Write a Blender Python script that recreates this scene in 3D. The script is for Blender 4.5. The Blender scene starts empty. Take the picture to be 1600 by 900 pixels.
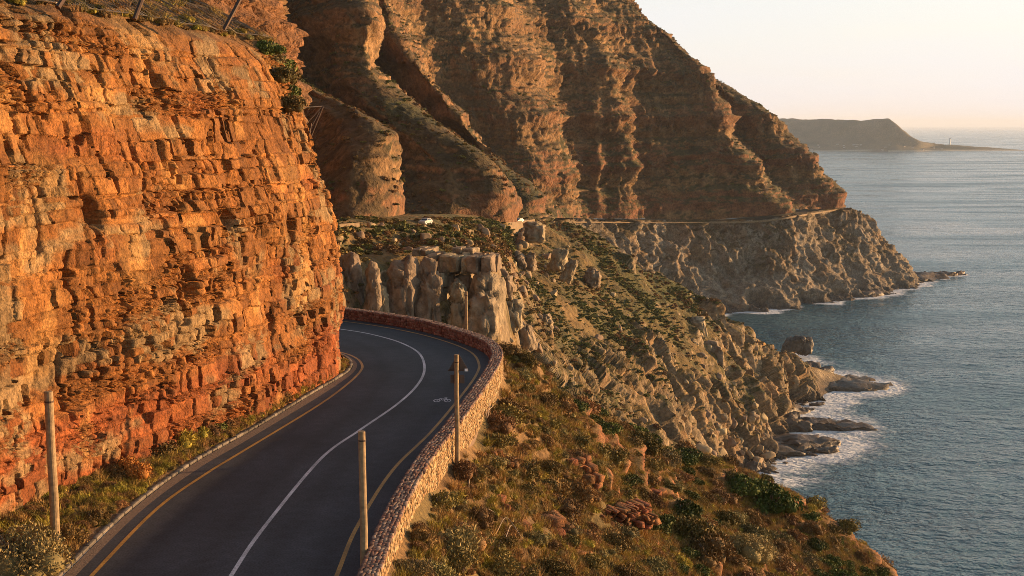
import bpy, math, random
import numpy as np
from mathutils import Vector

R = math.radians
random.seed(7)
RNG = np.random.default_rng(11)
scene = bpy.context.scene
COL = scene.collection

# ------------------------------------------------------------------ camera
CAM_H = 130.0                       # metres above the sea
FPX = 2000.0                        # focal length in pixels of the 1600 wide picture
PITCH = math.atan(255.0 / FPX)
cam_d = bpy.data.cameras.new('camera')
cam_d.sensor_width = 36.0
cam_d.lens = 36.0 * FPX / 1600.0
cam_d.clip_start = 0.5
cam_d.clip_end = 400000.0
cam = bpy.data.objects.new('camera', cam_d)
COL.objects.link(cam)
cam.location = (0, 0, CAM_H)
cam.rotation_euler = (math.pi / 2 - PITCH, 0, 0)
scene.camera = cam
CP, SP = math.cos(PITCH), math.sin(PITCH)

# ------------------------------------------------------------------ world, sun, exposure
SUN_AZ, SUN_EL = R(71.0), R(5.0)     # clockwise from +Y, above the horizon
SUN_VEC = Vector((math.sin(SUN_AZ) * math.cos(SUN_EL), math.cos(SUN_AZ) * math.cos(SUN_EL), math.sin(SUN_EL)))
world = bpy.data.worlds.new('World')
scene.world = world
world.use_nodes = True
wn, wl = world.node_tree.nodes, world.node_tree.links
wn.clear()
w_out = wn.new('ShaderNodeOutputWorld')
w_bg = wn.new('ShaderNodeBackground')
w_bg.inputs['Strength'].default_value = 0.115
w_sky = wn.new('ShaderNodeTexSky')
w_sky.sky_type = 'NISHITA'
w_sky.sun_disc = False
w_sky.sun_elevation = SUN_EL
w_sky.sun_rotation = SUN_AZ
w_sky.altitude = 100
w_sky.air_density = 1.0
w_sky.dust_density = 1.2
w_sky.ozone_density = 1.0
# a thin veil of sea cloud, thickest along the whole horizon
w_tc = wn.new('ShaderNodeTexCoord')
w_map = wn.new('ShaderNodeMapping')
w_map.inputs['Scale'].default_value = (1.2, 1.2, 9.0)
w_noise = wn.new('ShaderNodeTexNoise')
w_noise.inputs['Scale'].default_value = 2.2
w_noise.inputs['Detail'].default_value = 5
w_ramp = wn.new('ShaderNodeMapRange')
w_ramp.inputs['From Min'].default_value = 0.35
w_ramp.inputs['From Max'].default_value = 0.75
w_ramp.inputs['To Min'].default_value = 0.82
w_ramp.inputs['To Max'].default_value = 1.0
w_mix = wn.new('ShaderNodeMix')
w_mix.data_type = 'RGBA'
w_mix.inputs['B'].default_value = (2.65, 2.64, 2.82, 1)
wl.new(w_tc.outputs['Generated'], w_map.inputs['Vector'])
wl.new(w_map.outputs[0], w_noise.inputs['Vector'])
wl.new(w_noise.outputs['Fac'], w_ramp.inputs['Value'])
w_sep = wn.new('ShaderNodeSeparateXYZ')
w_low = wn.new('ShaderNodeMapRange')
w_low.inputs['From Min'].default_value = 0.0
w_low.inputs['From Max'].default_value = 0.4
w_low.inputs['To Min'].default_value = 1.0
w_low.inputs['To Max'].default_value = 0.0
w_low.interpolation_type = 'SMOOTHSTEP'
w_fac = wn.new('ShaderNodeMath')
w_fac.operation = 'MULTIPLY'
wl.new(w_tc.outputs['Generated'], w_sep.inputs[0])
wl.new(w_sep.outputs['Z'], w_low.inputs['Value'])
wl.new(w_ramp.outputs[0], w_fac.inputs[0])
wl.new(w_low.outputs[0], w_fac.inputs[1])
wl.new(w_fac.outputs[0], w_mix.inputs['Factor'])
wl.new(w_sky.outputs[0], w_mix.inputs['A'])
wl.new(w_mix.outputs['Result'], w_bg.inputs['Color'])
wl.new(w_bg.outputs[0], w_out.inputs['Surface'])

sun_d = bpy.data.lights.new('sun', 'SUN')
sun_d.energy = 4.2
sun_d.angle = R(0.6)
sun_d.color = (1.0, 0.59, 0.27)
sun = bpy.data.objects.new('sun', sun_d)
COL.objects.link(sun)
sun.location = (300, 60, 300)
sun.rotation_euler = SUN_VEC.to_track_quat('Z', 'Y').to_euler()

scene.view_settings.view_transform = 'Standard'
scene.view_settings.look = 'None'
scene.view_settings.gamma = 1.0
scene.view_settings.use_curve_mapping = False
scene.view_settings.exposure = 1.6
scene.cycles.use_denoising = True
scene.cycles.denoising_prefilter = 'NONE'
scene.cycles.max_bounces = 6
scene.cycles.diffuse_bounces = 2
scene.cycles.pixel_filter_type = 'BLACKMAN_HARRIS'
scene.cycles.filter_width = 0.9
scene.cycles.volume_bounces = 1
scene.cycles.transparent_max_bounces = 8

# ------------------------------------------------------------------ helpers: points, noise, splines
def P(px, py, D):
    cx, cy = (px - 800.0) / FPX, (450.0 - py) / FPX
    d = np.array([cx, CP + cy * SP, -SP + cy * CP])
    q = d * (D / d[1])
    q[2] += CAM_H
    return q

def Pz(px, py, z):
    """the point on the level z that is seen at that pixel"""
    cx, cy = (px - 800.0) / FPX, (450.0 - py) / FPX
    d = np.array([cx, CP + cy * SP, -SP + cy * CP])
    q = d * ((z - CAM_H) / d[2])
    q[2] += CAM_H
    return q

def proj(p):
    p = np.asarray(p, float)
    x, y, z = p[..., 0], p[..., 1], p[..., 2] - CAM_H
    f = y * CP - z * SP
    u = y * SP + z * CP
    return 800 + FPX * x / f, 450 - FPX * u / f

def hsh(ix, iy, iz, seed=0):
    ix = ix.astype(np.int64).astype(np.uint32); iy = iy.astype(np.int64).astype(np.uint32); iz = iz.astype(np.int64).astype(np.uint32)
    h = ix * np.uint32(374761393) + iy * np.uint32(668265263) + iz * np.uint32(2147483647) + np.uint32((seed * 974634533 + 12345) & 0xffffffff)
    h = (h ^ (h >> np.uint32(13))) * np.uint32(1274126177)
    h = (h ^ (h >> np.uint32(16))) * np.uint32(2246822519)
    h = h ^ (h >> np.uint32(15))
    return h.astype(np.float64) / 4294967296.0

def h1(i, seed=0):
    i = np.asarray(i)
    return hsh(i, i * 0 + 17, i * 0 + 5, seed)

def h2(i, j, seed=0):
    i, j = np.broadcast_arrays(np.asarray(i), np.asarray(j))
    return hsh(i, j, i * 0 + 3, seed)

def noise3(p, seed=0):
    p = np.asarray(p, float)
    f = np.floor(p)
    t = p - f
    t = t * t * t * (t * (t * 6 - 15) + 10)
    ix, iy, iz = f[..., 0], f[..., 1], f[..., 2]
    r = 0
    for a in (0, 1):
        wa = t[..., 0] if a else 1 - t[..., 0]
        for b in (0, 1):
            wb = t[..., 1] if b else 1 - t[..., 1]
            for c in (0, 1):
                wc = t[..., 2] if c else 1 - t[..., 2]
                r = r + wa * wb * wc * hsh(ix + a, iy + b, iz + c, seed)
    return r * 2 - 1

ROT = np.array([[0.8, -0.48, 0.36], [0.6, 0.64, -0.48], [0.0, 0.6, 0.8]])
def fbm(p, octv=4, seed=0, gain=0.5):
    p = np.asarray(p, float)
    s, a, tot = 0, 1.0, 0
    for o in range(octv):
        s = s + a * noise3(p, seed + o)
        tot += a
        a *= gain
        p = p @ ROT.T * 2.03
    return s / tot * 1.5

def ridged(p, octv=3, seed=0):
    p = np.asarray(p, float)
    s, a, tot = 0, 1.0, 0
    for o in range(octv):
        s = s + a * (1 - np.abs(noise3(p, seed + o)) * 2)
        tot += a
        a *= 0.5
        p = p @ ROT.T * 2.03
    return s / tot

def worley(p, seed=0):
    """nearest and second distances, the cell's id and the offset from its seed point"""
    p = np.asarray(p, float)
    f = np.floor(p)
    d1 = np.full(p.shape[:-1], 9.0); d2 = d1.copy()
    cid = np.zeros(p.shape[:-1] + (3,)); off = np.zeros(p.shape)
    for a in (-1, 0, 1):
        for b in (-1, 0, 1):
            for c in (-1, 0, 1):
                ii = f + np.array([a, b, c])
                x, y, z_ = ii[..., 0], ii[..., 1], ii[..., 2]
                v = p - ii - np.stack([hsh(x, y, z_, seed), hsh(x, y, z_, seed + 1), hsh(x, y, z_, seed + 2)], -1)
                d = np.sqrt((v * v).sum(-1))
                m = d < d1
                d2 = np.where(m, d1, np.minimum(d2, d))
                cid = np.where(m[..., None], ii, cid); off = np.where(m[..., None], v, off)
                d1 = np.where(m, d, d1)
    return d1, d2, cid, off

def facets(p, seed=0, tilt=0.9):
    """broken-rock relief: every cell a tilted facet, cracks between; about -1..1"""
    d1, d2, c, v = worley(p, seed)
    x, y, z_ = c[..., 0], c[..., 1], c[..., 2]
    t = np.stack([hsh(x, y, z_, seed + 5), hsh(x, y, z_, seed + 6), hsh(x, y, z_, seed + 7)], -1) * 2 - 1
    h = hsh(x, y, z_, seed + 8) * 2 - 1
    return 0.75 * h + tilt * (v * t).sum(-1) * 1.6 - 0.6 * (1 - sstep(0.0, 0.14, d2 - d1))

def sstep(a, b, x):
    t = np.clip((x - a) / (b - a), 0, 1)
    return t * t * (3 - 2 * t)

def cr(Pts, q):
    """Catmull-Rom through Pts (N, ...) at index parameters q"""
    Pts = np.asarray(Pts, float)
    n = len(Pts)
    i = np.clip(np.floor(q).astype(int), 0, n - 2)
    t = (q - i).reshape((-1,) + (1,) * (Pts.ndim - 1))
    p1, p2 = Pts[i], Pts[i + 1]
    p0 = np.where((i > 0).reshape(t.shape), Pts[np.maximum(i - 1, 0)], 2 * p1 - p2)
    p3 = np.where((i < n - 2).reshape(t.shape), Pts[np.minimum(i + 2, n - 1)], 2 * p2 - p1)
    return 0.5 * (2 * p1 + (p2 - p0) * t + (2 * p0 - 5 * p1 + 4 * p2 - p3) * t ** 2 + (3 * p1 - p0 - 3 * p2 + p3) * t ** 3)

def curve(pts, step):
    """smooth resampling of a polyline at an even step"""
    pts = np.asarray(pts, float)
    d = cr(pts, np.linspace(0, len(pts) - 1, len(pts) * 40))
    L = np.concatenate([[0], np.cumsum(np.linalg.norm(np.diff(d, axis=0), axis=1))])
    n = max(2, int(round(L[-1] / step)))
    q = np.linspace(0, L[-1], n + 1)
    return np.stack([np.interp(q, L, d[:, k]) for k in range(pts.shape[1])], 1), q

def normals2(c):
    """right-hand normals of a plan curve"""
    t = np.gradient(c[:, :2], axis=0)
    t /= np.linalg.norm(t, axis=1)[:, None] + 1e-9
    return np.stack([t[:, 1], -t[:, 0]], 1)

# ------------------------------------------------------------------ helpers: meshes and objects
def mesh_np(name, verts, faces, smooth=False, col=None, attrs=None):
    verts = np.ascontiguousarray(verts, dtype=np.float32).reshape(-1, 3)
    faces = np.ascontiguousarray(faces, dtype=np.int32)
    nf, k = faces.shape
    me = bpy.data.meshes.new(name)
    me.vertices.add(len(verts))
    me.vertices.foreach_set('co', verts.ravel())
    me.loops.add(nf * k)
    me.loops.foreach_set('vertex_index', faces.ravel())
    me.polygons.add(nf)
    me.polygons.foreach_set('loop_start', np.arange(0, nf * k, k, dtype=np.int32))
    if smooth:
        me.polygons.foreach_set('use_smooth', np.ones(nf, dtype=bool))
    if col is not None:
        a = me.attributes.new('Col', 'FLOAT_COLOR', 'POINT')
        c4 = np.ones((len(verts), 4), dtype=np.float32)
        c4[:, :3] = np.asarray(col).reshape(-1, 3)
        a.data.foreach_set('color', c4.ravel())
    for nme, arr in (attrs or {}).items():
        a = me.attributes.new(nme, 'FLOAT', 'POINT')
        a.data.foreach_set('value', np.ascontiguousarray(arr, dtype=np.float32).ravel())
    me.update(calc_edges=True)
    me.validate()
    return me

def grid_faces(nu, nv):
    i = np.arange((nu - 1) * (nv - 1))
    a = (i // (nv - 1)) * nv + i % (nv - 1)
    return np.stack([a, a + nv, a + nv + 1, a + 1], 1)

def link(name, me, mat=None, parent=None):
    o = bpy.data.objects.new(name, me)
    COL.objects.link(o)
    if mat is not None and me is not None and not me.materials:
        me.materials.append(mat)
    if parent is not None:
        o.parent = parent
    return o

def empty(name, loc=(0, 0, 0), rz=0.0, scale=1.0):
    o = bpy.data.objects.new(name, None)
    COL.objects.link(o)
    o.location = loc
    o.rotation_euler = (0, 0, rz)
    o.scale = (scale,) * 3
    return o

USED_LABELS = {}
NUMW = ['second', 'third', 'fourth', 'fifth', 'sixth', 'seventh', 'eighth', 'ninth', 'tenth', 'eleventh', 'twelfth']
def autolabel(what, px, py, marks, left, right):
    """says which one: by the nearest thing one can find and the side of it"""
    best = None
    for nm, mx, my in sorted(marks, key=lambda m: (m[1] - px) ** 2 + ((m[2] - py) * 1.3) ** 2)[:3]:
        dx, dy = px - mx, py - my
        side = ('above' if dy < 0 else 'below') if abs(dy) > abs(dx) * .8 else (left if dx < 0 else right)
        t = '%s %s %s' % (what, side, nm)
        if t not in USED_LABELS:
            USED_LABELS[t] = 1
            return t
        if best is None: best = t
    USED_LABELS[best] += 1
    return ('%s nearest %s' % (NUMW[min(USED_LABELS[best] - 2, 10)], best))

def tag(o, label=None, cat=None, group=None, kind=None):
    if label: o['label'] = label
    if cat: o['category'] = cat
    if group: o['group'] = group
    if kind: o['kind'] = kind
    return o

# chamfered stone template: 24 corners, 44 triangles
def _stone():
    idx, v = {}, []
    for c in range(8):
        s = [1 if c >> k & 1 else -1 for k in range(3)]
        for k in range(3):
            idx[c, k] = len(v)
            v.append([s[m] * (1.0 if m == k else 0.8) for m in range(3)])
    polys = []
    for k in range(3):
        i, j = (k + 1) % 3, (k + 2) % 3
        for s in (0, 1):
            cs = [(s << k) | (a << i) | (b << j) for a, b in ((0, 0), (1, 0), (1, 1), (0, 1))]
            polys.append([idx[c, k] for c in cs])
        for a in (0, 1):
            for b in (0, 1):
                c0 = (a << i) | (b << j)
                c1 = c0 | (1 << k)
                polys.append([idx[c0, i], idx[c1, i], idx[c1, j], idx[c0, j]])
    for c in range(8):
        polys.append([idx[c, 0], idx[c, 1], idx[c, 2]])
    v = np.array(v)
    tris = []
    for p in polys:
        n = np.cross(v[p[1]] - v[p[0]], v[p[2]] - v[p[0]])
        if n @ v[p].mean(0) < 0:
            p = p[::-1]
        for m in range(1, len(p) - 1):
            tris.append([p[0], p[m], p[m + 1]])
    return v, np.array(tris)
ST_V, ST_F = _stone()

def stones_verts(C, A, Hs, jit=0.12, rng=RNG, ch=0.8):
    """C centres (N,3), A axes (N,3,3) rows, Hs half sizes (N,3) -> (N,24,3)"""
    n = len(C)
    corner = np.sign(ST_V)
    cj = rng.uniform(1 - jit * 2, 1 + jit * 0.3, (n, 8, 3))
    ci = ((corner[:, 0] > 0).astype(int) + 2 * (corner[:, 1] > 0) + 4 * (corner[:, 2] > 0))
    tmpl = np.where(np.abs(ST_V) < 0.99, np.sign(ST_V) * ch, ST_V)
    loc = tmpl[None] * cj[:, ci, :] * Hs[:, None, :]
    return np.einsum('nvk,nkd->nvd', loc, A) + C[:, None, :]

def stones_mesh(name, V, col):
    n = len(V)
    F = (ST_F[None] + (np.arange(n) * 24)[:, None, None]).reshape(-1, 3)
    return mesh_np(name, V.reshape(-1, 3), F, col=np.repeat(col, 24, 0))

def tube(pts, rad, sides=8, cap=True):
    pts = np.asarray(pts, float)
    rad = np.broadcast_to(np.asarray(rad, float), (len(pts),))
    t = np.gradient(pts, axis=0)
    t /= np.linalg.norm(t, axis=1)[:, None] + 1e-9
    up = np.where(np.abs(t[:, 2:3]) > 0.9, np.array([[1.0, 0, 0]]), np.array([[0, 0, 1.0]]))
    a = np.cross(t, up); a /= np.linalg.norm(a, axis=1)[:, None] + 1e-9
    b = np.cross(t, a)
    th = np.linspace(0, 2 * math.pi, sides, endpoint=False)
    V = pts[:, None] + rad[:, None, None] * (np.cos(th)[None, :, None] * a[:, None] + np.sin(th)[None, :, None] * b[:, None])
    F = []
    n = len(pts)
    for i in range(n - 1):
        for j in range(sides):
            k = (j + 1) % sides
            F.append([i * sides + j, i * sides + k, (i + 1) * sides + k, (i + 1) * sides + j])
    V = V.reshape(-1, 3)
    if cap:
        V = np.concatenate([V, pts[:1], pts[-1:]])
        c0, c1 = len(V) - 2, len(V) - 1
        for j in range(sides):
            k = (j + 1) % sides
            F.append([c0, k, j, j]); F.append([c1, (n - 1) * sides + j, (n - 1) * sides + k, (n - 1) * sides + k])
    return V, F

def polys(name, V, F, mat, parent=None, smooth=False):
    F = [list(dict.fromkeys(f)) for f in F]
    me = bpy.data.meshes.new(name)
    me.from_pydata([tuple(v) for v in V], [], F)
    if smooth:
        me.polygons.foreach_set('use_smooth', [True] * len(me.polygons))
    me.update()
    return link(name, me, mat, parent)

def boxV(c, h, rz=0.0):
    c = np.asarray(c, float)
    s = np.array([[-1, -1, -1], [1, -1, -1], [1, 1, -1], [-1, 1, -1], [-1, -1, 1], [1, -1, 1], [1, 1, 1], [-1, 1, 1]], float) * np.asarray(h, float)
    cz, sz = math.cos(rz), math.sin(rz)
    M = np.array([[cz, sz, 0], [-sz, cz, 0], [0, 0, 1]])
    return s @ M + c
BOX_F = [[3, 2, 1, 0], [4, 5, 6, 7], [0, 1, 5, 4], [1, 2, 6, 5], [2, 3, 7, 6], [3, 0, 4, 7]]

# ------------------------------------------------------------------ materials
def nodes_of(name):
    m = bpy.data.materials.new(name)
    m.use_nodes = True
    nt = m.node_tree
    b = nt.nodes['Principled BSDF']
    return m, nt, b

def mul_noise(nt, src, scale, lo, hi, detail=4, vec=None):
    n = nt.nodes.new('ShaderNodeTexNoise')
    n.inputs['Scale'].default_value = scale
    n.inputs['Detail'].default_value = detail
    nt.links.new(vec, n.inputs['Vector'])
    r = nt.nodes.new('ShaderNodeMapRange')
    r.inputs['From Min'].default_value = 0.3
    r.inputs['From Max'].default_value = 0.7
    r.inputs['To Min'].default_value = lo
    r.inputs['To Max'].default_value = hi
    nt.links.new(n.outputs['Fac'], r.inputs['Value'])
    x = nt.nodes.new('ShaderNodeVectorMath')
    x.operation = 'SCALE'
    nt.links.new(src, x.inputs[0])
    nt.links.new(r.outputs[0], x.inputs['Scale'])
    return x.outputs[0], n

def add_bump(nt, b, items, vec):
    """items: (scale, distance, strength)"""
    prev = None
    for sc, dist, st in items:
        n = nt.nodes.new('ShaderNodeTexNoise')
        n.inputs['Scale'].default_value = sc
        n.inputs['Detail'].default_value = 5
        n.inputs['Roughness'].default_value = 0.6
        nt.links.new(vec, n.inputs['Vector'])
        bm = nt.nodes.new('ShaderNodeBump')
        bm.inputs['Distance'].default_value = dist
        bm.inputs['Strength'].default_value = st
        nt.links.new(n.outputs['Fac'], bm.inputs['Height'])
        if prev is not None:
            nt.links.new(prev, bm.inputs['Normal'])
        prev = bm.outputs[0]
    nt.links.new(prev, b.inputs['Normal'])

def mat_attr(name, scales, bumps, rough=0.9, spec=0.25):
    """colour from the per-vertex rock or soil colour, broken up by noise"""
    m, nt, b = nodes_of(name)
    tc = nt.nodes.new('ShaderNodeTexCoord')
    at = nt.nodes.new('ShaderNodeAttribute')
    at.attribute_name = 'Col'
    c = at.outputs['Color']
    for sc, lo, hi in scales:
        c, _ = mul_noise(nt, c, sc, lo, hi, vec=tc.outputs['Object'])
    nt.links.new(c, b.inputs['Base Color'])
    b.inputs['Roughness'].default_value = rough
    b.inputs['Specular IOR Level'].default_value = spec
    add_bump(nt, b, bumps, tc.outputs['Object'])
    return m

def mat_plain(name, col, rough=0.8, metal=0.0, scale=8.0, lo=0.8, hi=1.2, bump=None, spec=0.3, rand=0.0):
    m, nt, b = nodes_of(name)
    tc = nt.nodes.new('ShaderNodeTexCoord')
    rgb = nt.nodes.new('ShaderNodeRGB')
    rgb.outputs[0].default_value = (*col, 1)
    c, _ = mul_noise(nt, rgb.outputs[0], scale, lo, hi, vec=tc.outputs['Object'])
    if rand:
        oi = nt.nodes.new('ShaderNodeObjectInfo')
        hs = nt.nodes.new('ShaderNodeHueSaturation')
        for sock, amp in (('Hue', 0.06 * rand), ('Value', 0.9 * rand)):
            r = nt.nodes.new('ShaderNodeMapRange')
            base = 0.5 if sock == 'Hue' else 1.0
            r.inputs['To Min'].default_value = base - amp
            r.inputs['To Max'].default_value = base + amp
            nt.links.new(oi.outputs['Random'], r.inputs['Value'])
            nt.links.new(r.outputs[0], hs.inputs[sock])
        nt.links.new(c, hs.inputs['Color'])
        c = hs.outputs[0]
    nt.links.new(c, b.inputs['Base Color'])
    b.inputs['Roughness'].default_value = rough
    b.inputs['Metallic'].default_value = metal
    b.inputs['Specular IOR Level'].default_value = spec
    if bump:
        add_bump(nt, b, bump, tc.outputs['Object'])
    return m

M_CLIFF = mat_attr('sandstone_cliff', [(0.35, 0.8, 1.2), (3.0, 0.7, 1.25), (12.0, 0.65, 1.3)], [(5.0, 0.10, 1.0), (16.0, 0.05, 1.0)])
M_TERR = mat_attr('mountain_rock_and_scrub', [(0.02, 0.85, 1.15), (0.16, 0.65, 1.3), (0.7, 0.55, 1.4)], [(0.35, 1.2, 0.9), (1.1, 0.7, 1.0)])
M_GRAN = mat_attr('granite_slope', [(0.05, 0.85, 1.15), (0.3, 0.65, 1.3), (1.0, 0.6, 1.35)], [(0.5, 0.8, 0.9), (1.5, 0.4, 1.0)])
M_SOIL = mat_attr('near_slope_soil', [(0.25, 0.75, 1.25), (1.8, 0.7, 1.3), (9.0, 0.65, 1.35)], [(2.5, 0.12, 0.8), (14.0, 0.04, 0.9)])
M_STONE = mat_attr('wall_stone', [(6.0, 0.75, 1.25), (40.0, 0.8, 1.2)], [(18.0, 0.02, 0.7)])
M_BOULDER = mat_plain('granite_boulder', (0.25, 0.178, 0.105), 0.85, scale=1.2, lo=0.68, hi=1.3, bump=[(1.5, 0.2, 0.6), (7.0, 0.06, 0.7)], rand=0.3)
M_PILLAR = mat_plain('granite_pillar', (0.235, 0.178, 0.115), 0.85, scale=0.5, lo=0.5, hi=1.4, bump=[(0.6, 0.6, 0.9), (2.2, 0.25, 1.0)], rand=0.25)
M_SHORE = mat_plain('shore_granite', (0.07, 0.052, 0.037), 0.55, scale=0.25, lo=0.55, hi=1.4, bump=[(0.35, 0.7, 0.8), (1.6, 0.2, 0.8)], rand=0.15)
M_WOOD = mat_plain('weathered_wood', (0.27, 0.185, 0.1), 0.8, scale=7.0, lo=0.65, hi=1.25, bump=[(14.0, 0.02, 0.6)])
M_STEEL = mat_plain('rusty_steel', (0.07, 0.045, 0.035), 0.6, metal=0.6, scale=10.0)
M_WIRE = mat_plain('galvanised_wire', (0.16, 0.13, 0.1), 0.5, metal=0.5, scale=10.0)
M_SIGNBACK = mat_plain('sign_back_metal', (0.09, 0.066, 0.052), 0.8, metal=0.0, scale=9.0, lo=0.8, hi=1.15)
M_WHITEMETAL = mat_plain('white_reflector', (0.8, 0.79, 0.78), 0.4, scale=9.0, lo=0.95, hi=1.05)
M_DEADWOOD = mat_plain('dead_wood', (0.33, 0.25, 0.18), 0.85, scale=9.0, bump=[(20.0, 0.02, 0.6)])
M_MORTAR = mat_plain('wall_mortar', (0.17, 0.115, 0.08), 0.95, scale=10.0, lo=0.7, hi=1.3, bump=[(20.0, 0.03, 0.8)])

def mat_asphalt():
    m, nt, b = nodes_of('asphalt')
    tc = nt.nodes.new('ShaderNodeTexCoord')
    rgb = nt.nodes.new('ShaderNodeRGB')
    rgb.outputs[0].default_value = (0.029, 0.031, 0.037, 1)
    # tyre-polished tracks along both lanes, greyer and duller between them
    at = nt.nodes.new('ShaderNodeAttribute')
    at.attribute_name = 'wear'
    sc_ = nt.nodes.new('ShaderNodeVectorMath')
    sc_.operation = 'SCALE'
    nt.links.new(rgb.outputs[0], sc_.inputs[0])
    nt.links.new(at.outputs['Fac'], sc_.inputs['Scale'])
    c, _ = mul_noise(nt, sc_.outputs[0], 0.25, 0.72, 1.28, vec=tc.outputs['Object'])
    c, _ = mul_noise(nt, c, 2.5, 0.82, 1.18, vec=tc.outputs['Object'])
    c, _ = mul_noise(nt, c, 16.0, 0.55, 1.6, vec=tc.outputs['Object'])
    nt.links.new(c, b.inputs['Base Color'])
    b.inputs['Roughness'].default_value = 0.8
    b.inputs['Specular IOR Level'].default_value = 0.3
    add_bump(nt, b, [(60.0, 0.01, 0.6)], tc.outputs['Object'])
    return m
M_ASPHALT = mat_asphalt()

def mat_paint(name, col):
    m, nt, b = nodes_of(name)
    tc = nt.nodes.new('ShaderNodeTexCoord')
    rgb = nt.nodes.new('ShaderNodeRGB')
    rgb.outputs[0].default_value = (*col, 1)
    c, _ = mul_noise(nt, rgb.outputs[0], 0.9, 0.6, 1.15, vec=tc.outputs['Object'])
    c, _ = mul_noise(nt, c, 14.0, 0.55, 1.25, vec=tc.outputs['Object'])
    nt.links.new(c, b.inputs['Base Color'])
    b.inputs['Roughness'].default_value = 0.65
    return m
M_WHITE = mat_paint('white_road_paint', (0.5, 0.48, 0.5))
M_YELLOW = mat_paint('yellow_road_paint', (0.42, 0.215, 0.035))

def mat_leaf(name, col, var=0.5, dry=None):
    m, nt, b = nodes_of(name)
    oi = nt.nodes.new('ShaderNodeObjectInfo')
    at = nt.nodes.new('ShaderNodeAttribute')
    at.attribute_name = 'rnd'
    mx = nt.nodes.new('ShaderNodeMix')
    mx.data_type = 'RGBA'
    mx.inputs['A'].default_value = (*col, 1)
    mx.inputs['B'].default_value = (*(dry or [c * 1.8 for c in col]), 1)
    nt.links.new(at.outputs['Fac'], mx.inputs['Factor'])
    hs = nt.nodes.new('ShaderNodeHueSaturation')
    r1 = nt.nodes.new('ShaderNodeMapRange')
    r1.inputs['To Min'].default_value = 0.485
    r1.inputs['To Max'].default_value = 0.515
    r2 = nt.nodes.new('ShaderNodeMapRange')
    r2.inputs['To Min'].default_value = 1 - var
    r2.inputs['To Max'].default_value = 1 + var
    mm = nt.nodes.new('ShaderNodeMath')
    mm.operation = 'MULTIPLY'
    mm.inputs[1].default_value = 7.31
    fr = nt.nodes.new('ShaderNodeMath')
    fr.operation = 'FRACT'
    nt.links.new(oi.outputs['Random'], mm.inputs[0])
    nt.links.new(mm.outputs[0], fr.inputs[0])
    nt.links.new(oi.outputs['Random'], r1.inputs['Value'])
    nt.links.new(fr.outputs[0], r2.inputs['Value'])
    nt.links.new(r1.outputs[0], hs.inputs['Hue'])
    nt.links.new(r2.outputs[0], hs.inputs['Value'])
    nt.links.new(mx.outputs['Result'], hs.inputs['Color'])
    nt.links.new(hs.outputs[0], b.inputs['Base Color'])
    b.inputs['Roughness'].default_value = 0.75
    b.inputs['Specular IOR Level'].default_value = 0.2
    return m
M_LEAF = {
    'olive': mat_leaf('olive_foliage', (0.085, 0.068, 0.017), 0.4, (0.22, 0.15, 0.042)),
    'green': mat_leaf('green_foliage', (0.042, 0.06, 0.012), 0.35, (0.115, 0.12, 0.025)),
    'brown': mat_leaf('brown_foliage', (0.11, 0.06, 0.021), 0.4, (0.25, 0.14, 0.05)),
    'grey': mat_leaf('grey_green_foliage', (0.12, 0.1, 0.036), 0.35, (0.28, 0.215, 0.085)),
    'straw': mat_leaf('dry_grass_blades', (0.22, 0.13, 0.04), 0.3, (0.42, 0.26, 0.085)),
    'scrubgreen': mat_leaf('scrub_green_foliage', (0.065, 0.075, 0.018), 0.35, (0.15, 0.15, 0.04)),
    'rust': mat_leaf('rust_orange_foliage', (0.3, 0.1, 0.025), 0.2, (0.48, 0.18, 0.05)),
    'yellow': mat_leaf('yellow_green_foliage', (0.19, 0.15, 0.02), 0.25, (0.36, 0.27, 0.045)),
}
M_STEM = mat_plain('shrub_stem', (0.14, 0.1, 0.07), 0.9, scale=12.0)


# ------------------------------------------------------------------ lofted terrain
def sample_col(pts, nr):
    c, _ = curve(pts, 1.0) if False else (None, None)
    pts = np.asarray(pts, float)
    d = cr(pts, np.linspace(0, len(pts) - 1, len(pts) * 24))
    L = np.concatenate([[0], np.cumsum(np.linalg.norm(np.diff(d, axis=0), axis=1))])
    q = np.linspace(0, L[-1], nr)
    return np.stack([np.interp(q, L, d[:, k]) for k in range(3)], 1)

def loft(cols, nr, px_step, dens=None):
    C = np.stack([sample_col([P(*p) if len(p) == 3 else np.array(p[:3]) for p in c], nr) for c in cols])
    qs = []
    for i in range(len(C) - 1):
        d = np.linalg.norm(C[i + 1] - C[i], axis=1).mean()
        D = 0.5 * (C[i][:, 1].mean() + C[i + 1][:, 1].mean())
        n = max(3, int(d / (D * px_step / 1280.0) * (dens[i] if dens else 1.0)))
        qs.append(i + np.arange(n) / n)
    q = np.concatenate(qs + [[len(C) - 1]])
    return cr(C, q), q

def gnormals(G, toward=None):
    du = np.gradient(G, axis=0)
    dv = np.gradient(G, axis=1)
    n = np.cross(du, dv)
    n /= np.linalg.norm(n, axis=-1)[..., None] + 1e-9
    return n

def orient(G, n):
    """the side that looks out to sea or to the sky"""
    s = np.sign((n * np.array([0.6, -0.5, 0.6])).sum(-1).mean())
    return n * s, s

def mixc(a, b, t):
    return np.asarray(a) * (1 - t[..., None]) + np.asarray(b) * t[..., None]

def saw(t, sharp=0.12):
    f = t - np.floor(t)
    return sstep(0, sharp, f) * (1 - sstep(sharp, 1.0, f) * 0.95)

def grid_obj(name, G, s, mat, col, smooth=False):
    nu, nv = G.shape[:2]
    F = grid_faces(nu, nv)
    if s > 0:
        pass
    else:
        F = F[:, ::-1]
    me = mesh_np(name, G.reshape(-1, 3), F, smooth=smooth, col=col.reshape(-1, 3))
    o = link(name, me, mat)
    tag(o, kind='structure')
    return o

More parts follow.
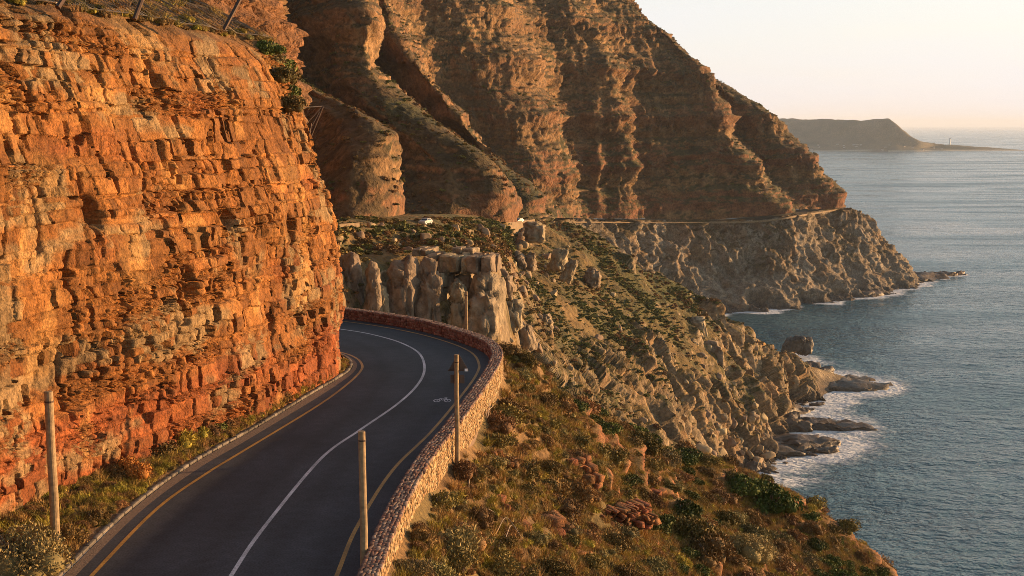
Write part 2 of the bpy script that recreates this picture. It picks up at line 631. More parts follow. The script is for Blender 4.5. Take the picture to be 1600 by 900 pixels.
VEG_OLIVE, VEG_BROWN, VEG_GREEN = (0.068, 0.051, 0.02), (0.112, 0.068, 0.029), (0.046, 0.044, 0.015)

# ---- the mountain above the road: spurs and gullies from the cove out to the headland
M_COLS = [
    [(330, 420, 118), (330, 250, 122), (330, 150, 126), (330, 50, 130), (320, -150, 138), (300, -450, 150)],
    [(440, 400, 158), (438, 250, 161), (436, 150, 164), (434, 105, 167), (428, 50, 170), (424, 0, 173), (405, -200, 182), (380, -450, 195)],
    [(430, 380, 290), (425, 300, 305), (425, 200, 325), (425, 150, 345), (415, 100, 360), (405, 20, 380), (390, -140, 410)],
    [(560, 360, 300), (553, 300, 308), (548, 240, 316), (535, 185, 335), (480, 145, 360), (440, 100, 380), (405, 40, 395), (380, -140, 430)],
    [(633, 334, 330), (630, 275, 333), (622, 218, 337), (575, 184, 350), (510, 150, 370), (455, 115, 385), (410, 50, 400), (385, -140, 440)],
    [(605, 337, 395), (600, 285, 405), (590, 235, 412), (555, 190, 425), (490, 140, 445), (440, 90, 460), (400, 20, 480), (380, -150, 510)],
    [(720, 345, 412), (715, 300, 418), (690, 255, 426), (600, 180, 450), (540, 115, 468), (520, 60, 478), (505, 0, 490), (480, -150, 525)],
    [(804, 347, 430), (800, 302, 433), (775, 254, 440), (652, 168, 470), (596, 110, 480), (589, 50, 484), (577, -10, 492), (560, -150, 525)],
    [(785, 344, 500), (775, 302, 508), (750, 262, 514), (632, 172, 538), (578, 108, 548), (572, 45, 552), (560, -20, 562), (540, -150, 585)],
    [(862, 343, 545), (822, 284, 550), (775, 247, 556), (731, 198, 562), (696, 152, 568), (668, 112, 575), (630, 66, 585), (610, 0, 600), (580, -150, 640)],
    [(845, 340, 680), (800, 290, 690), (760, 246, 695), (718, 200, 700), (690, 150, 705), (668, 108, 708), (645, 50, 714), (625, -20, 724), (600, -150, 750)],
    [(880, 341, 740), (855, 285, 745), (830, 230, 750), (790, 160, 760), (760, 100, 770), (735, 30, 785), (710, -30, 800), (670, -150, 830)],
    [(908, 341, 775), (890, 250, 782), (862, 182, 790), (832, 108, 800), (800, 40, 812), (772, -20, 825), (725, -150, 860)],
    [(905, 341, 868), (888, 260, 870), (880, 180, 874), (862, 100, 880), (838, 40, 890), (810, -20, 902), (765, -150, 930)],
    [(985, 342, 893), (982, 255, 898), (966, 182, 904), (950, 112, 912), (930, 60, 922), (893, -20, 940), (850, -150, 985)],
    [(1000, 342, 925), (1000, 255, 938), (998, 182, 944), (985, 112, 950), (965, 60, 960), (920, -20, 980), (865, -150, 1025)],
    [(1110, 343, 952), (1105, 260, 960), (1092, 190, 966), (1075, 125, 976), (1040, 70, 990), (970, -10, 1010), (890, -140, 1050)],
    [(1236, 333, 968), (1182, 264, 972), (1140, 205, 976), (1123, 145, 982), (1077, 85, 995), (1022, 40, 1008), (968, -4, 1022), (895, -120, 1060)],
    [(1238, 328, 1010), (1192, 266, 1018), (1150, 208, 1025), (1128, 160, 1030), (1092, 112, 1040), (1045, 60, 1052), (985, 5, 1062), (905, -110, 1090)],
    [(1280, 327, 1030), (1250, 275, 1034), (1215, 228, 1040), (1172, 172, 1048), (1120, 132, 1058), (1062, 85, 1070), (1000, 25, 1080), (915, -90, 1110)],
    [(1318, 324, 1050), (1304, 287, 1052), (1263, 241, 1060), (1216, 187, 1070), (1160, 147, 1080), (1087, 106, 1092), (1025, 55, 1100), (925, -60, 1130)],
    [(1290, 324, 1160), (1278, 290, 1162), (1240, 250, 1168), (1195, 200, 1175), (1140, 160, 1180), (1070, 115, 1185), (1010, 70, 1190), (915, -40, 1200)],
]
# the gullies bite back into the mountain above the road
for ci_, off_ in ((2, 30), (5, 40), (8, 46), (10, 32), (13, 8), (15, 6), (18, 24)):
    M_COLS[ci_] = [(x, y, D + off_ * min(1.0, j / 1.6)) for j, (x, y, D) in enumerate(M_COLS[ci_])]
NR_M = 250
G, q = loft(M_COLS, NR_M, 1.75, [0.5, .4, .5, 1, .3, 1, 1, .3, .6, .3, 1, 1, .35, .8, .8, 1, 1.1, .35, 1, 1, .25])
n0, s0 = orient(G, gnormals(G))
steep = 1 - np.clip(n0[..., 2], 0, 1)
z = G[..., 2]
wrp = 3.5 * fbm(G / 110, 3, 3)
hz = (z + wrp)
def bench(t, c):
    f = t - np.floor(t)
    return np.where(f < c, f / c, 1 - (f - c) / (1 - c)) - 0.5
st1 = bench(hz / 33.0 + 0.3, .4)
st2 = bench(hz / 8.7 + 0.4 * fbm(G / 40, 2, 9), .5)
st3 = bench(hz / 3.1 + 0.5 * fbm(G / 16, 2, 19), .55)
cliffm = sstep(.02, .1, (hz / 33.0 + .3) % 1.0) * (1 - sstep(.38, .46, (hz / 33.0 + .3) % 1.0))
ribs = ridged(G * np.array([1 / 24., 1 / 24., 1 / 120.]), 3, 21)
ribs2 = facets(G * np.array([1 / 13., 1 / 13., 1 / 5.5]), 41)
amp = sstep(0.08, 0.4, steep)
farb = sstep(830, 920, G[..., 1])
joints = facets(G * np.array([1 / 4.6, 1 / 4.6, 1 / 13.]), 43)
scl = np.clip(G[..., 1] / 600.0, 0.35, 1.3)
b1 = sstep(-.5, .4, fbm(G / 45, 3, 33)); b2 = sstep(-.4, .5, fbm(G / 20, 3, 35))
d = scl * (amp * (8.0 * st1 * (.3 + .7 * b1) + 2.3 * st2 * (.3 + .7 * b2) + 0.9 * st3 + 0.8 * ribs2 + (.35 + .65 * cliffm) * (1.0 + farb) * joints) + (2.2 + 1.6 * farb) * (ribs - 0.25) * (0.15 + 0.85 * amp) + 1.2 * fbm(G / 14, 3, 31) + 0.5 * fbm(G / 3.2, 3, 51) + 0.7 * (1 - amp) * fbm(G / 1.6, 2, 55))
rowf = np.linspace(0, 1, NR_M)[None, :]
d = d * (0.35 + 0.65 * sstep(0, 0.06, rowf))
nearb = 1 - sstep(175, 260, G[..., 1])
d = d + nearb * (0.9 * facets(G / np.array([2.6, 2.6, 2.0]), 57) + 1.0 * saw(z / 2.1 + .3 * fbm(G / 9, 2, 58)) + 1.5 * ridged(G * np.array([.2, .2, .05]), 2, 59))
nh = n0 * np.array([1, 1, 0.55])
G_M = G + nh * d[..., None]
n1, s1 = orient(G_M, gnormals(G_M))
nz = n1[..., 2]
veg = sstep(140, 260, G[..., 1]) * sstep(0.3, 0.5, nz + 0.34 * fbm(G / 26, 4, 61) + 0.2 * fbm(G / 5, 3, 71) + 0.22 * (1 - amp))
tone = 0.5 + 0.5 * np.clip(fbm(G * np.array([.012, .012, .10]), 3, 81) * 1.6, -1, 1)
rock = mixc((0.15, 0.08, 0.034), (0.225, 0.134, 0.06), tone)
red = sstep(0.2, 0.7, 0.5 + 0.5 * np.sin(hz / 5.2) + 0.5 * fbm(G / 22, 3, 85)) * (1 - sstep(70, 190, z) * 0.75)
rock = mixc(rock, (0.15, 0.056, 0.027), red * 0.75)
vtone = 0.5 + 0.5 * np.clip(fbm(G / 18, 4, 91) * 1.7, -1, 1)
vcol = mixc(VEG_OLIVE, VEG_BROWN, vtone) * .88
vcol = mixc(vcol, VEG_GREEN, sstep(0.1, 0.6, fbm(G / 35, 3, 95)) * 0.8)
colM = mixc(rock, vcol, veg)
mountain = grid_obj('mountain', G_M, s1, M_TERR, colM)
VEG_M = veg

# ---- granite slope below the road, from the cove to the rocky point
G_COLS = [
    [(455, 372, 215), (455, 420, 208), (455, 520, 196), (455, 650, 188), (455, 900, 180)],
    [(545, 358, 262), (540, 385, 250), (540, 420, 232), (540, 520, 222), (540, 640, 210), (540, 900, 195)],
    [(610, 352, 290), (610, 385, 268), (612, 412, 248), (615, 525, 236), (620, 650, 222), (630, 900, 205)],
    [(690, 348, 320), (690, 378, 288), (695, 400, 268), (700, 520, 250), (710, 660, 232), (730, 900, 212)],
    [(768, 350, 400), (765, 380, 330), (768, 402, 275), (775, 520, 253), (790, 660, 235), (820, 900, 215)],
    [(800, 350, 470), (805, 390, 420), (812, 450, 362), (825, 540, 315), (850, 680, 275), (890, 900, 240)],
    [(832, 347, 520), (850, 395, 475), (868, 450, 425), (890, 545, 365), (925, 680, 315), (980, 900, 265)],
    [(905, 362, 535), (925, 410, 500), (950, 480, 452), (985, 580, 402), (1025, 690, 368), (1085, 850, 330)],
    [(1000, 416, 546), (1018, 460, 522), (1042, 530, 486), (1068, 620, 448), (1092, 700, 432), (1125, 760, 445), (1140, 800, 440)],
    [(1100, 471, 552), (1112, 510, 538), (1125, 570, 512), (1138, 640, 490), (1150, 700, 478), (1162, 745, 466), (1172, 800, 445)],
    [(1172, 525, 566), (1178, 560, 552), (1185, 605, 530), (1192, 655, 512), (1202, 690, 502), (1215, 722, 486), (1230, 780, 462)],
    [(1212, 556, 590), (1218, 580, 582), (1225, 610, 570), (1232, 640, 562), (1240, 655, 556), (1250, 672, 544), (1262, 700, 530)],
    [(1262, 572, 622), (1266, 585, 618), (1270, 600, 612), (1276, 615, 606), (1282, 625, 603), (1288, 634, 596), (1295, 650, 588)],
    [(1330, 592, 640), (1332, 598, 638), (1334, 604, 634), (1336, 609, 631), (1338, 613, 627), (1340, 618, 622), (1342, 625, 616)],
]
# carry every column over the crest and down the hidden seaward side
back = []
for i, c in enumerate(G_COLS):
    top = P(*c[0])
    if i < 5:
        b = [tuple(top + np.array([-3, 26, 0.3])) + ('w',), tuple(top + np.array([-1, 12, 0.15])) + ('w',)]
    elif i == 5:
        b = [tuple(top + np.array([2, 40, -6])) + ('w',), tuple(top + np.array([1, 15, -0.5])) + ('w',)]
    else:
        h = top[2]
        b = [tuple(np.array([top[0] + 0.55 * h, top[1] + 1.0 * h + 6, -6])) + ('w',), tuple(top + np.array([0.2 * h, 0.4 * h, -0.35 * h])) + ('w',), tuple(top + np.array([0.04 * h + 1, 0.1 * h + 2, -0.05 * h])) + ('w',)]
    back.append(b + list(c))
def pt(p):
    return np.array(p[:3], float) if len(p) == 4 else P(*p)
def loft2(cols, nr, px_step, dens=None):
    C = np.stack([sample_col([pt(p) for p in c], nr) for c in cols])
    qs = []
    for i in range(len(C) - 1):
        dd = np.linalg.norm(C[i + 1] - C[i], axis=1).mean()
        D = 0.5 * (C[i][:, 1].mean() + C[i + 1][:, 1].mean())
        n = max(3, int(dd / (D * px_step / 1280.0) * (dens[i] if dens else 1.0)))
        qs.append(i + np.arange(n) / n)
    qq = np.concatenate(qs + [[len(C) - 1]])
    return cr(C, qq), qq
G, q = loft2(back, 300, 1.35)
n0, s0 = orient(G, gnormals(G))
pxg, pyg = proj(G)
steep = 1 - np.clip(n0[..., 2], 0, 1)
# slabs that run down the slope towards the sea, broken by cross joints
dipv = np.array([0.55, -0.25, -0.8]); dipv /= np.linalg.norm(dipv)
acr = np.cross(dipv, np.array([0.3, -0.6, 0.75])); acr /= np.linalg.norm(acr)
nn = np.cross(acr, dipv)
U = np.stack([G @ dipv, G @ acr, G @ nn], -1)
slab = facets(U * np.array([1 / 26., 1 / 9., 1 / 14.]), 103) * .6 + .3
blk = facets(U * np.array([1 / 6., 1 / 3.6, 1 / 5.]), 109)
rockm = sstep(-0.05, 0.3, fbm(G / 42, 3, 111) - 0.06 + 0.6 * sstep(0.28, 0.5, steep) - 0.28 * sstep(55, 90, G[..., 2]) + 0.45 * (1 - sstep(6, 40, G[..., 2])))
scl = np.clip(G[..., 1] / 450.0, 0.4, 1.2)
d = scl * (rockm * (5.2 * (slab - 0.3) + 1.1 * blk) + 3.0 * fbm(G / 34, 3, 121) + 0.5 * fbm(G / 5, 3, 131) + 0.22 * fbm(G / 1.6, 2, 133))
edge = sstep(4, 14, np.abs(np.arange(G.shape[1]) - 60))[None, :] * 0.75 + 0.25
onroad = (1 - sstep(820, 850, pxg)) * (1 - sstep(352, 360, pyg))
crease = np.exp(-((q[:, None] - 4.5) / .6) ** 2) * (pyg > 375)
d = d * edge * (1 - sstep(11.5, 12.3, q))[:, None] * (1 - 0.9 * onroad) * (1 - .8 * crease)
G_G = G + n0 * d[..., None]
n1, s1 = orient(G_G, gnormals(G_G))
nz = n1[..., 2]
veg = sstep(0.36, 0.58, nz + 0.22 * fbm(G / 20, 4, 141) + 0.1 * fbm(G / 4, 3, 143) - 0.28 * rockm + 0.14)
veg = veg * sstep(3, 12, G_G[..., 2])
gran = mixc((0.16, 0.112, 0.062), (0.26, 0.192, 0.115), 0.5 + 0.5 * np.clip(1.6 * fbm(G / 14, 4, 151), -1, 1))
gran = mixc(gran, (0.21, 0.115, 0.048), 0.6 * sstep(0.15, 0.6, fbm(G / 9, 3, 153)))
gran = mixc(gran, (0.06, 0.048, 0.038), (1 - sstep(2.0, 7.5, G_G[..., 2] + 2.2 * fbm(G / 7, 3, 155))) * 0.85)
vcol = mixc((0.068, 0.056, 0.017), (0.165, 0.1, 0.034), 0.5 + 0.5 * np.clip(fbm(G / 9, 4, 161) * 1.8 + 0.15, -1, 1))
streak = sstep(-.12, .3, fbm(U * np.array([1 / 46., 1 / 9., 1 / 14.]), 3, 173))
vcol = mixc(vcol, (0.058, 0.056, 0.017), .75 * streak)
crestg = sstep(38, 62, G[..., 2]) * sstep(15, 60, G[..., 0]) * sstep(-.45, .25, fbm(G * np.array([.05, .05, .12]), 3, 171))
vcol = mixc(vcol, (0.05, 0.056, 0.014), .8 * crestg)
colG = mixc(gran, vcol, veg)
granite_slope = grid_obj('granite_slope', G_G, s1, M_GRAN, colG)
VEG_G, NZ_G = veg, nz

# ---- granite cliffs under the far road, round the bay to the tip of the headland
F_COLS = [
    [(845, 346, 790), (850, 400, 775), (860, 450, 760), (870, 520, 735), (880, 560, 720)],
    [(915, 346, 868), (918, 400, 850), (925, 450, 838), (935, 500, 822), (945, 540, 810)],
    [(1000, 347, 918), (1002, 400, 896), (1010, 450, 876), (1025, 497, 856), (1035, 530, 830)],
    [(1060, 347, 938), (1062, 400, 915), (1068, 450, 893), (1078, 494, 866), (1088, 530, 840)],
    [(1110, 347, 950), (1112, 400, 930), (1118, 445, 912), (1135, 491, 878), (1145, 520, 850)],
    [(1165, 347, 958), (1172, 395, 944), (1185, 440, 925), (1200, 486, 894), (1210, 515, 865)],
    [(1210, 343, 962), (1212, 390, 948), (1225, 440, 930), (1245, 479, 914), (1255, 510, 885)],
    [(1240, 338, 972), (1250, 385, 960), (1272, 435, 944), (1300, 473, 934), (1310, 500, 905)],
    [(1285, 331, 1030), (1295, 370, 1012), (1322, 425, 985), (1352, 467, 954), (1362, 492, 925)],
    [(1310, 327, 1052), (1332, 352, 1040), (1368, 410, 1018), (1398, 457, 994), (1410, 480, 960)],
    [(1322, 326, 1064), (1352, 345, 1060), (1385, 390, 1052), (1425, 447, 1030), (1438, 470, 1000)],
    [(1318, 325, 1090), (1352, 343, 1090), (1390, 388, 1084), (1436, 439, 1068), (1455, 460, 1050)],
    [(1290, 325, 1180), (1325, 345, 1180), (1360, 388, 1180), (1400, 432, 1180), (1415, 450, 1180)],
]
backF = []
for c in F_COLS:
    top = P(*c[0])
    backF.append([tuple(top + np.array([-12, 26, 0.5])) + ('w',), tuple(top + np.array([-3, 5, 0.15])) + ('w',)] + list(c))
G, q = loft2(backF, 170, 1.5)
n0, s0 = orient(G, gnormals(G))
ribs = ridged(G * np.array([1 / 22., 1 / 22., 1 / 90.]) + np.array([0, 0, 0]), 3, 203)
ribs2 = facets(np.stack([(G[..., 0] + 0.45 * G[..., 2]) / 8., G[..., 1] / 9., G[..., 2] / 24.], -1), 211) * .7 + .5 * facets(G / 5.5, 213)
d = 8.0 * (ribs - 0.3) + 2.6 * ribs2 + 2.4 * fbm(G / 18, 3, 221) + 0.7 * fbm(G / 4.5, 3, 223)
rowi = np.arange(170)[None, :]
pyf = proj(G)[1]
topi = 30
d = d * (0.04 + 0.96 * sstep(topi - 1, topi + 9, rowi + 0 * pyf))
G_F = G + n0 * np.array([1, 1, .6]) * d[..., None]
n1, s1 = orient(G_F, gnormals(G_F))
nz = n1[..., 2]
veg = sstep(0.45, 0.7, nz + 0.3 * fbm(G / 22, 4, 231) + 0.25 * sstep(45, 62, G[..., 2]) - 0.1) * sstep(14, 30, G_F[..., 2])
gran = mixc((0.14, 0.108, 0.074), (0.22, 0.178, 0.128), 0.5 + 0.5 * np.clip(1.5 * fbm(G / 20, 4, 241), -1, 1))
gran = mixc(gran, (0.18, 0.105, 0.05), 0.55 * sstep(0.1, 0.6, fbm(G / 13, 3, 243)))
gran = mixc(gran, (0.07, 0.058, 0.048), (1 - sstep(1.5, 6, G_F[..., 2] + 3 * fbm(G / 10, 3, 245))) * 0.85)
vcol = mixc(VEG_OLIVE, VEG_BROWN, 0.5 + 0.5 * np.clip(fbm(G / 14, 4, 251) * 1.6, -1, 1))
colF = mixc(gran, vcol, veg)
headland_cliff = grid_obj('headland_cliff', G_F, s1, M_GRAN, colF)

# ------------------------------------------------------------------ near slope outside the parapet (thin-plate surface through measured points)
ROAD_Z = CAM_H - 12.5
XW = np.array([[10, -3.7], [26, -3.65], [33, -3.55], [39, -3.35], [45, -2.85], [51, -2.0], [58, -1.15], [63.5, -0.6], [66.5, -0.55], [70, -1.2], [73, -2.7], [75.5, -4.2], [79.8, -7.3], [82.8, -10.4], [86, -15], [90, -22], [100, -38]])
def xwall(y):
    return np.interp(y, XW[:, 0], XW[:, 1])
ctrl = [P(*p) for p in [
    (600, 900, 34.0), (800, 900, 43.5), (1000, 900, 57), (1200, 900, 74), (1372, 900, 93),
    (860, 622, 71), (960, 672, 84), (1030, 700, 91), (1100, 722, 97), (1212, 782, 104), (1296, 840, 104), 
    (1000, 800, 70), (850, 752, 60.5), (750, 702, 54), (700, 802, 44.5), (1200, 852, 86), (1100, 800, 82), (900, 850, 53), (940, 720, 74), (800, 620, 63.5), (820, 560, 73), (1050, 860, 67), (1100, 760, 90)]]
ctrl += [np.array([xwall(y) + 0.1, y, ROAD_Z - dz]) for y, dz in ((12, .05), (22, .05), (30, .1), (37, .25), (44, .42), (50, .5), (57, .55), (63, .5), (67, .45), (71, .5), (75, .4), (79.8, .3), (83, .3))]
ctrl += [np.array(v, float) for v in [(8, 14, 110), (22, 18, 96), (45, 25, 74), (70, 45, 52), (70, 80, 62), (62, 105, 54), (52, 120, 56), (40, 118, 74), (34, 121, 80), (22, 116, 90), (13, 110, 92), (5, 102, 96), (0, 98, 98), (-6, 96, 100), (-14, 98, 101), (-30, 112, 96), (20, 150, 40), (60, 150, 35), (-30, 150, 60), (90, 120, 30), (100, 60, 22), (38, 60, 88), (50, 85, 75)]]
ctrl = np.array(ctrl)
def tps_fit(xy, zz, lam=0.5):
    n = len(xy)
    r = np.linalg.norm(xy[:, None] - xy[None], axis=-1)
    K = np.where(r > 0, r ** 2 * np.log(r + 1e-9), 0) + lam * np.eye(n)
    A = np.zeros((n + 3, n + 3))
    A[:n, :n] = K
    A[:n, n] = 1; A[:n, n + 1:] = xy
    A[n, :n] = 1; A[n + 1:, :n] = xy.T
    return np.linalg.solve(A, np.concatenate([zz, np.zeros(3)]))
TPS = tps_fit(ctrl[:, :2], ctrl[:, 2])
def near_z(x, y):
    xy = np.stack([np.ravel(x), np.ravel(y)], 1)
    out = np.zeros(len(xy))
    for a in range(0, len(xy), 20000):
        r = np.linalg.norm(xy[a:a + 20000, None] - ctrl[None, :, :2], axis=-1)
        out[a:a + 20000] = (np.where(r > 0, r ** 2 * np.log(r + 1e-9), 0) @ TPS[:len(ctrl)]) + TPS[len(ctrl)] + xy[a:a + 20000] @ TPS[len(ctrl) + 1:]
    return out.reshape(np.shape(x))
def near_detail(x, y, z):
    p = np.stack([x, y, z], -1)
    far = sstep(0.2, 3.0, x - xwall(y))
    lump = 0.55 * fbm(p / 7, 3, 301) + 0.28 * fbm(p / 2.0, 3, 303) + 0.07 * fbm(p / .5, 2, 305)
    rk = sstep(0.02, 0.22, fbm(p / 8, 3, 311) - 0.2)
    led = saw((z + 0.6 * fbm(p / 5, 2, 313)) / 1.5, 0.1) * 0.85 + saw((z + 0.3 * fbm(p / 3, 2, 315)) / 0.5, 0.15) * 0.25
    return far * (lump + rk * led), rk * far
ys = np.concatenate([np.linspace(10, 30, 40, endpoint=False), np.linspace(30, 110, 620, endpoint=False), np.linspace(110, 150, 40)])
tx = np.linspace(0, 1, 420) ** 1.5 * 80
Y = np.repeat(ys[:, None], len(tx), 1)
X = xwall(Y) - 0.25 + tx[None, :]
Z = near_z(X, Y)
dz, rk = near_detail(X, Y, Z)
G_N = np.stack([X + 0.5 * dz, Y - 0.12 * dz, Z + 0.45 * dz], -1)
n1 = gnormals(G_N); s1 = np.sign(n1[..., 2].mean()); n1 = n1 * s1
soil = mixc((0.115, 0.064, 0.025), (0.175, 0.102, 0.04), 0.5 + 0.5 * np.clip(1.6 * fbm(G_N / 4, 4, 321), -1, 1))
soil = mixc(soil, (0.105, 0.08, 0.027), 0.7 * sstep(0.0, 0.5, fbm(G_N / 6, 4, 323)))
rockc = mixc((0.17, 0.06, 0.028), (0.26, 0.112, 0.05), 0.5 + 0.5 * np.clip(1.7 * fbm(G_N / 1.5, 3, 325), -1, 1))
colN = mixc(soil, rockc, np.clip(rk * sstep(0.25, 0.6, 1 - n1[..., 2] + .15), 0, 1))
near_slope = grid_obj('near_slope', G_N, s1, M_SOIL, colN)
def near_ground(x, y):
    zz = near_z(x, y)
    dd, _ = near_detail(x, y, zz)
    return zz + 0.45 * dd

# ------------------------------------------------------------------ near cliff: sandstone beds split by vertical joints
CL_PATH, CL_S = curve([(-20.5, 6), (-19.2, 14), (-18.0, 22), (-16.8, 30), (-15.3, 37), (-13.4, 44), (-11.6, 51), (-10.1, 57.5), (-9.3, 62), (-8.85, 65.3), (-9.2, 68.4), (-11.2, 71.6), (-15, 74.5), (-21, 77.5), (-30, 82)], 0.06)
CL_N = normals2(CL_PATH)
keep = CL_S > 17.0
CL_PATH, CL_N, CL_S = CL_PATH[keep], CL_N[keep], CL_S[keep]
LEAN = np.array([[-0.6, 0.2], [0, 0], [2.5, 0.1], [5.4, 0.4], [9.0, 0.8], [10.9, 1.15], [12.3, 1.6], [13.8, 2.0], [15.2, 2.6], [16.2, 3.2], [16.9, 4.2], [17.5, 5.4], [18.4, 7.0], [20.5, 11.5], [23.5, 16], [27, 21]])
hh = np.concatenate([np.arange(-0.6, 17.0, 0.042), np.arange(17.0, 27, 0.12)])
majors = [-1.2]
rb = np.random.default_rng(5)
while majors[-1] < 30:
    majors.append(majors[-1] + rb.choice([0.25, 0.4, 0.6, 0.9, 1.2, 1.5]) * rb.uniform(.85, 1.15))
majors = np.array(majors)
SS, HH = np.meshgrid(CL_S, hh, indexing='ij')
p3d = np.stack([SS, HH, 0 * SS], -1)
hw = HH + 0.22 * fbm(p3d / np.array([8, 5, 1.]), 3, 401) + 0.05 * fbm(p3d / .8, 2, 403)
mb = np.clip(np.searchsorted(majors, hw) - 1, 0, len(majors) - 2)
mth = majors[mb + 1] - majors[mb]
mv = (hw - majors[mb]) / mth
def cells(x, seed, a, b, jit=0.36):
    """jittered cells along x (row keys a, b): index, position inside 0..1, width"""
    i = np.floor(x)
    f = x - i
    jl = jit * (hsh(a, b, i, seed) - .5)
    jr = 1 + jit * (hsh(a, b, i + 1, seed) - .5)
    i = np.where(f < jl, i - 1, np.where(f > jr, i + 1, i))
    lo_ = i + jit * (hsh(a, b, i, seed) - .5)
    hi_ = i + 1 + jit * (hsh(a, b, i + 1, seed) - .5)
    return i, (x - lo_) / (hi_ - lo_), hi_ - lo_
zi, _, _ = cells(SS / 3.6 + 31 * h1(mb, 33) + 0.25 * fbm(p3d / 1.6, 2, 407), 34, mb, mb * 0)
kk = np.array([1, 1, 2, 2, 3, 4, 5, 7, 9])[np.floor(h2(mb, zi, 35) * 9).astype(int)]
zone0 = sstep(-0.15, 0.35, fbm(p3d / np.array([5., 3.2, 1]), 3, 411))
kk = np.where(zone0 < .2, np.minimum(kk, 2), kk)
kk = np.clip(kk, np.ceil(mth / 1.0), np.maximum(1, np.floor(mth / 0.09)))
sub, bv, sw_ = cells(mv * kk, 36, mb, zi, 0.5)
th = sw_ * mth / kk
bi = mb * 4096 + (zi + 64) * 32 + sub + 3
wj = np.clip(th * (0.45 + 1.2 * h1(bi, 1)), 0.2, 1.0) * (1 + .9 * (kk <= 2) * (h1(bi, 15) > .45))
sw = SS + 0.14 * fbm(p3d / np.array([.9, .5, 1.]), 2, 405) + (HH * 0.25 * (h1(bi, 2) - .5))
ci, cu, cw_ = cells(sw / wj + 50 * h1(bi, 3), 4, bi, bi * 0)
wblk = cw_ * wj
r1, r2, r3, r4 = h2(bi, ci, 5), h2(bi, ci, 6), h2(bi, ci, 7), h2(bi, ci, 8)
# zones: smooth massive faces, and shattered ones
zone = sstep(-0.15, 0.35, fbm(p3d / np.array([5., 3.2, 1]), 3, 411))
ampb = 0.3 + 0.75 * zone
dep = ampb * (0.30 * (r1 - .5) * np.clip(th / .35, .45, 1.3) + 0.3 * (cu - .5) * (r2 - .35) * np.clip(wblk / .5, .4, 2) + 0.2 * (bv - .5) * (r3 - .5))
hole = (r4 < 0.045 + 0.07 * zone) & (th > 0.16) & (wblk < .55)
dep = np.where(hole, dep - 0.6 - 1.0 * r3, dep)
dep += 0.2 * (h1(bi, 9) - .5) * np.clip(1.2 - th, 0.3, 1)
# big joints: buttresses a few metres wide, stepped back from one another
bb = np.floor(hw / 2.6 + .3 * noise3(p3d / 9, 421))
bc = SS / 2.9 + 13 * h1(bb, 10) + 0.10 * fbm(p3d / 1.5, 2, 423)
bcf = bc - np.floor(bc)
dep += 0.26 * (h2(bb, np.floor(bc), 11) - .5) + 0.18 * (bcf - .5) * (0.3 + h2(bb, np.floor(bc), 12))
gj = np.minimum(cu, 1 - cu) * wblk
gb = np.minimum(bv, 1 - bv) * th
dep -= (0.22 * (1 - sstep(0.0, 0.03 + .06 * r3, gj)) * (r2 > .3) + 0.17 * (1 - sstep(0.0, 0.05, gb)) * (h1(bi, 13) > .25)) * (.5 + .5 * zone)
dep -= 0.3 * (1 - sstep(0.02, 0.16, np.minimum(bcf, 1 - bcf) * 2.9)) * (h2(bb, np.round(bc), 14) > .45)
dep += 0.4 * fbm(p3d / np.array([7., 6., 1]), 3, 431) + 0.06 * fbm(p3d / 1.1, 3, 433) + 0.03 * fbm(p3d / .22, 2, 435)
# long wavering cracks that run through many beds
lc = SS / 4.3 + 0.16 * fbm(p3d / np.array([2., 2.6, 1]), 3, 71)
li, lu, lw_ = cells(lc, 72, np.floor(HH / 6.5 + .3 * h1(np.floor(SS / 9), 75)), bi * 0, .7)
lrun = np.floor(HH / 6.5 + .3 * h1(np.floor(SS / 9), 75))
dep -= 0.55 * (1 - sstep(0.03, 0.11, np.minimum(lu, 1 - lu) * lw_ * 4.3)) * (h2(li + np.round(lu), lrun, 73) > .35)
# open vertical slots where blocks have dropped out
vi_, vu, vw = cells(hw / 1.25 + 7 * h1(np.floor(SS / 4), 61), 62, bi * 0 + 3, bi * 0)
si_, su, sw2 = cells(SS / 0.85 + 0.12 * fbm(p3d / .7, 2, 63) + 9 * h1(vi_, 64), 65, vi_, vi_ * 0, .6)
rsl = h2(vi_, si_, 66)
wsl = 0.07 + 0.22 * h2(vi_, si_, 67)
inside = (np.abs(su - .5) * sw2 * .85 < wsl * (0.6 + 0.4 * np.sin(vu * 3.1)) * .5) & (np.abs(vu - .5) < .28 + .2 * h2(vi_, si_, 68)) & (rsl < 0.22 + 0.2 * zone)
dep = np.where(inside, dep - 0.6 - 0.8 * h2(vi_, si_, 69), dep)
# rounded weathering hollows near the nose
for (s_, h_, a_, b_, dd_) in [(60.6, 9.0, .35, .9, 1.0), (61.9, 6.8, .5, .55, 1.0), (62.9, 7.2, .5, .6, 1.1), (60.9, 5.2, .3, 1.0, .9), (62.5, 4.9, .35, .8, .8), (63.4, 5.0, .3, .35, .7), (48.0, 8.6, .45, .6, .7), (43.5, 6.5, .4, .7, .7), (54.0, 7.6, .3, .8, .8), (38.5, 9.5, .4, .6, .8)]:
    e = ((SS - s_) / a_) ** 2 + ((HH - h_) / b_) ** 2
    dep -= dd_ * np.exp(-e * e)
topf = sstep(15.6, 16.8, HH)
dep = dep * (1 - 0.7 * topf) + topf * 0.5 * fbm(p3d / 2.2, 3, 441)
dep *= sstep(-0.6, 0.3, HH) * 0.6 + 0.4
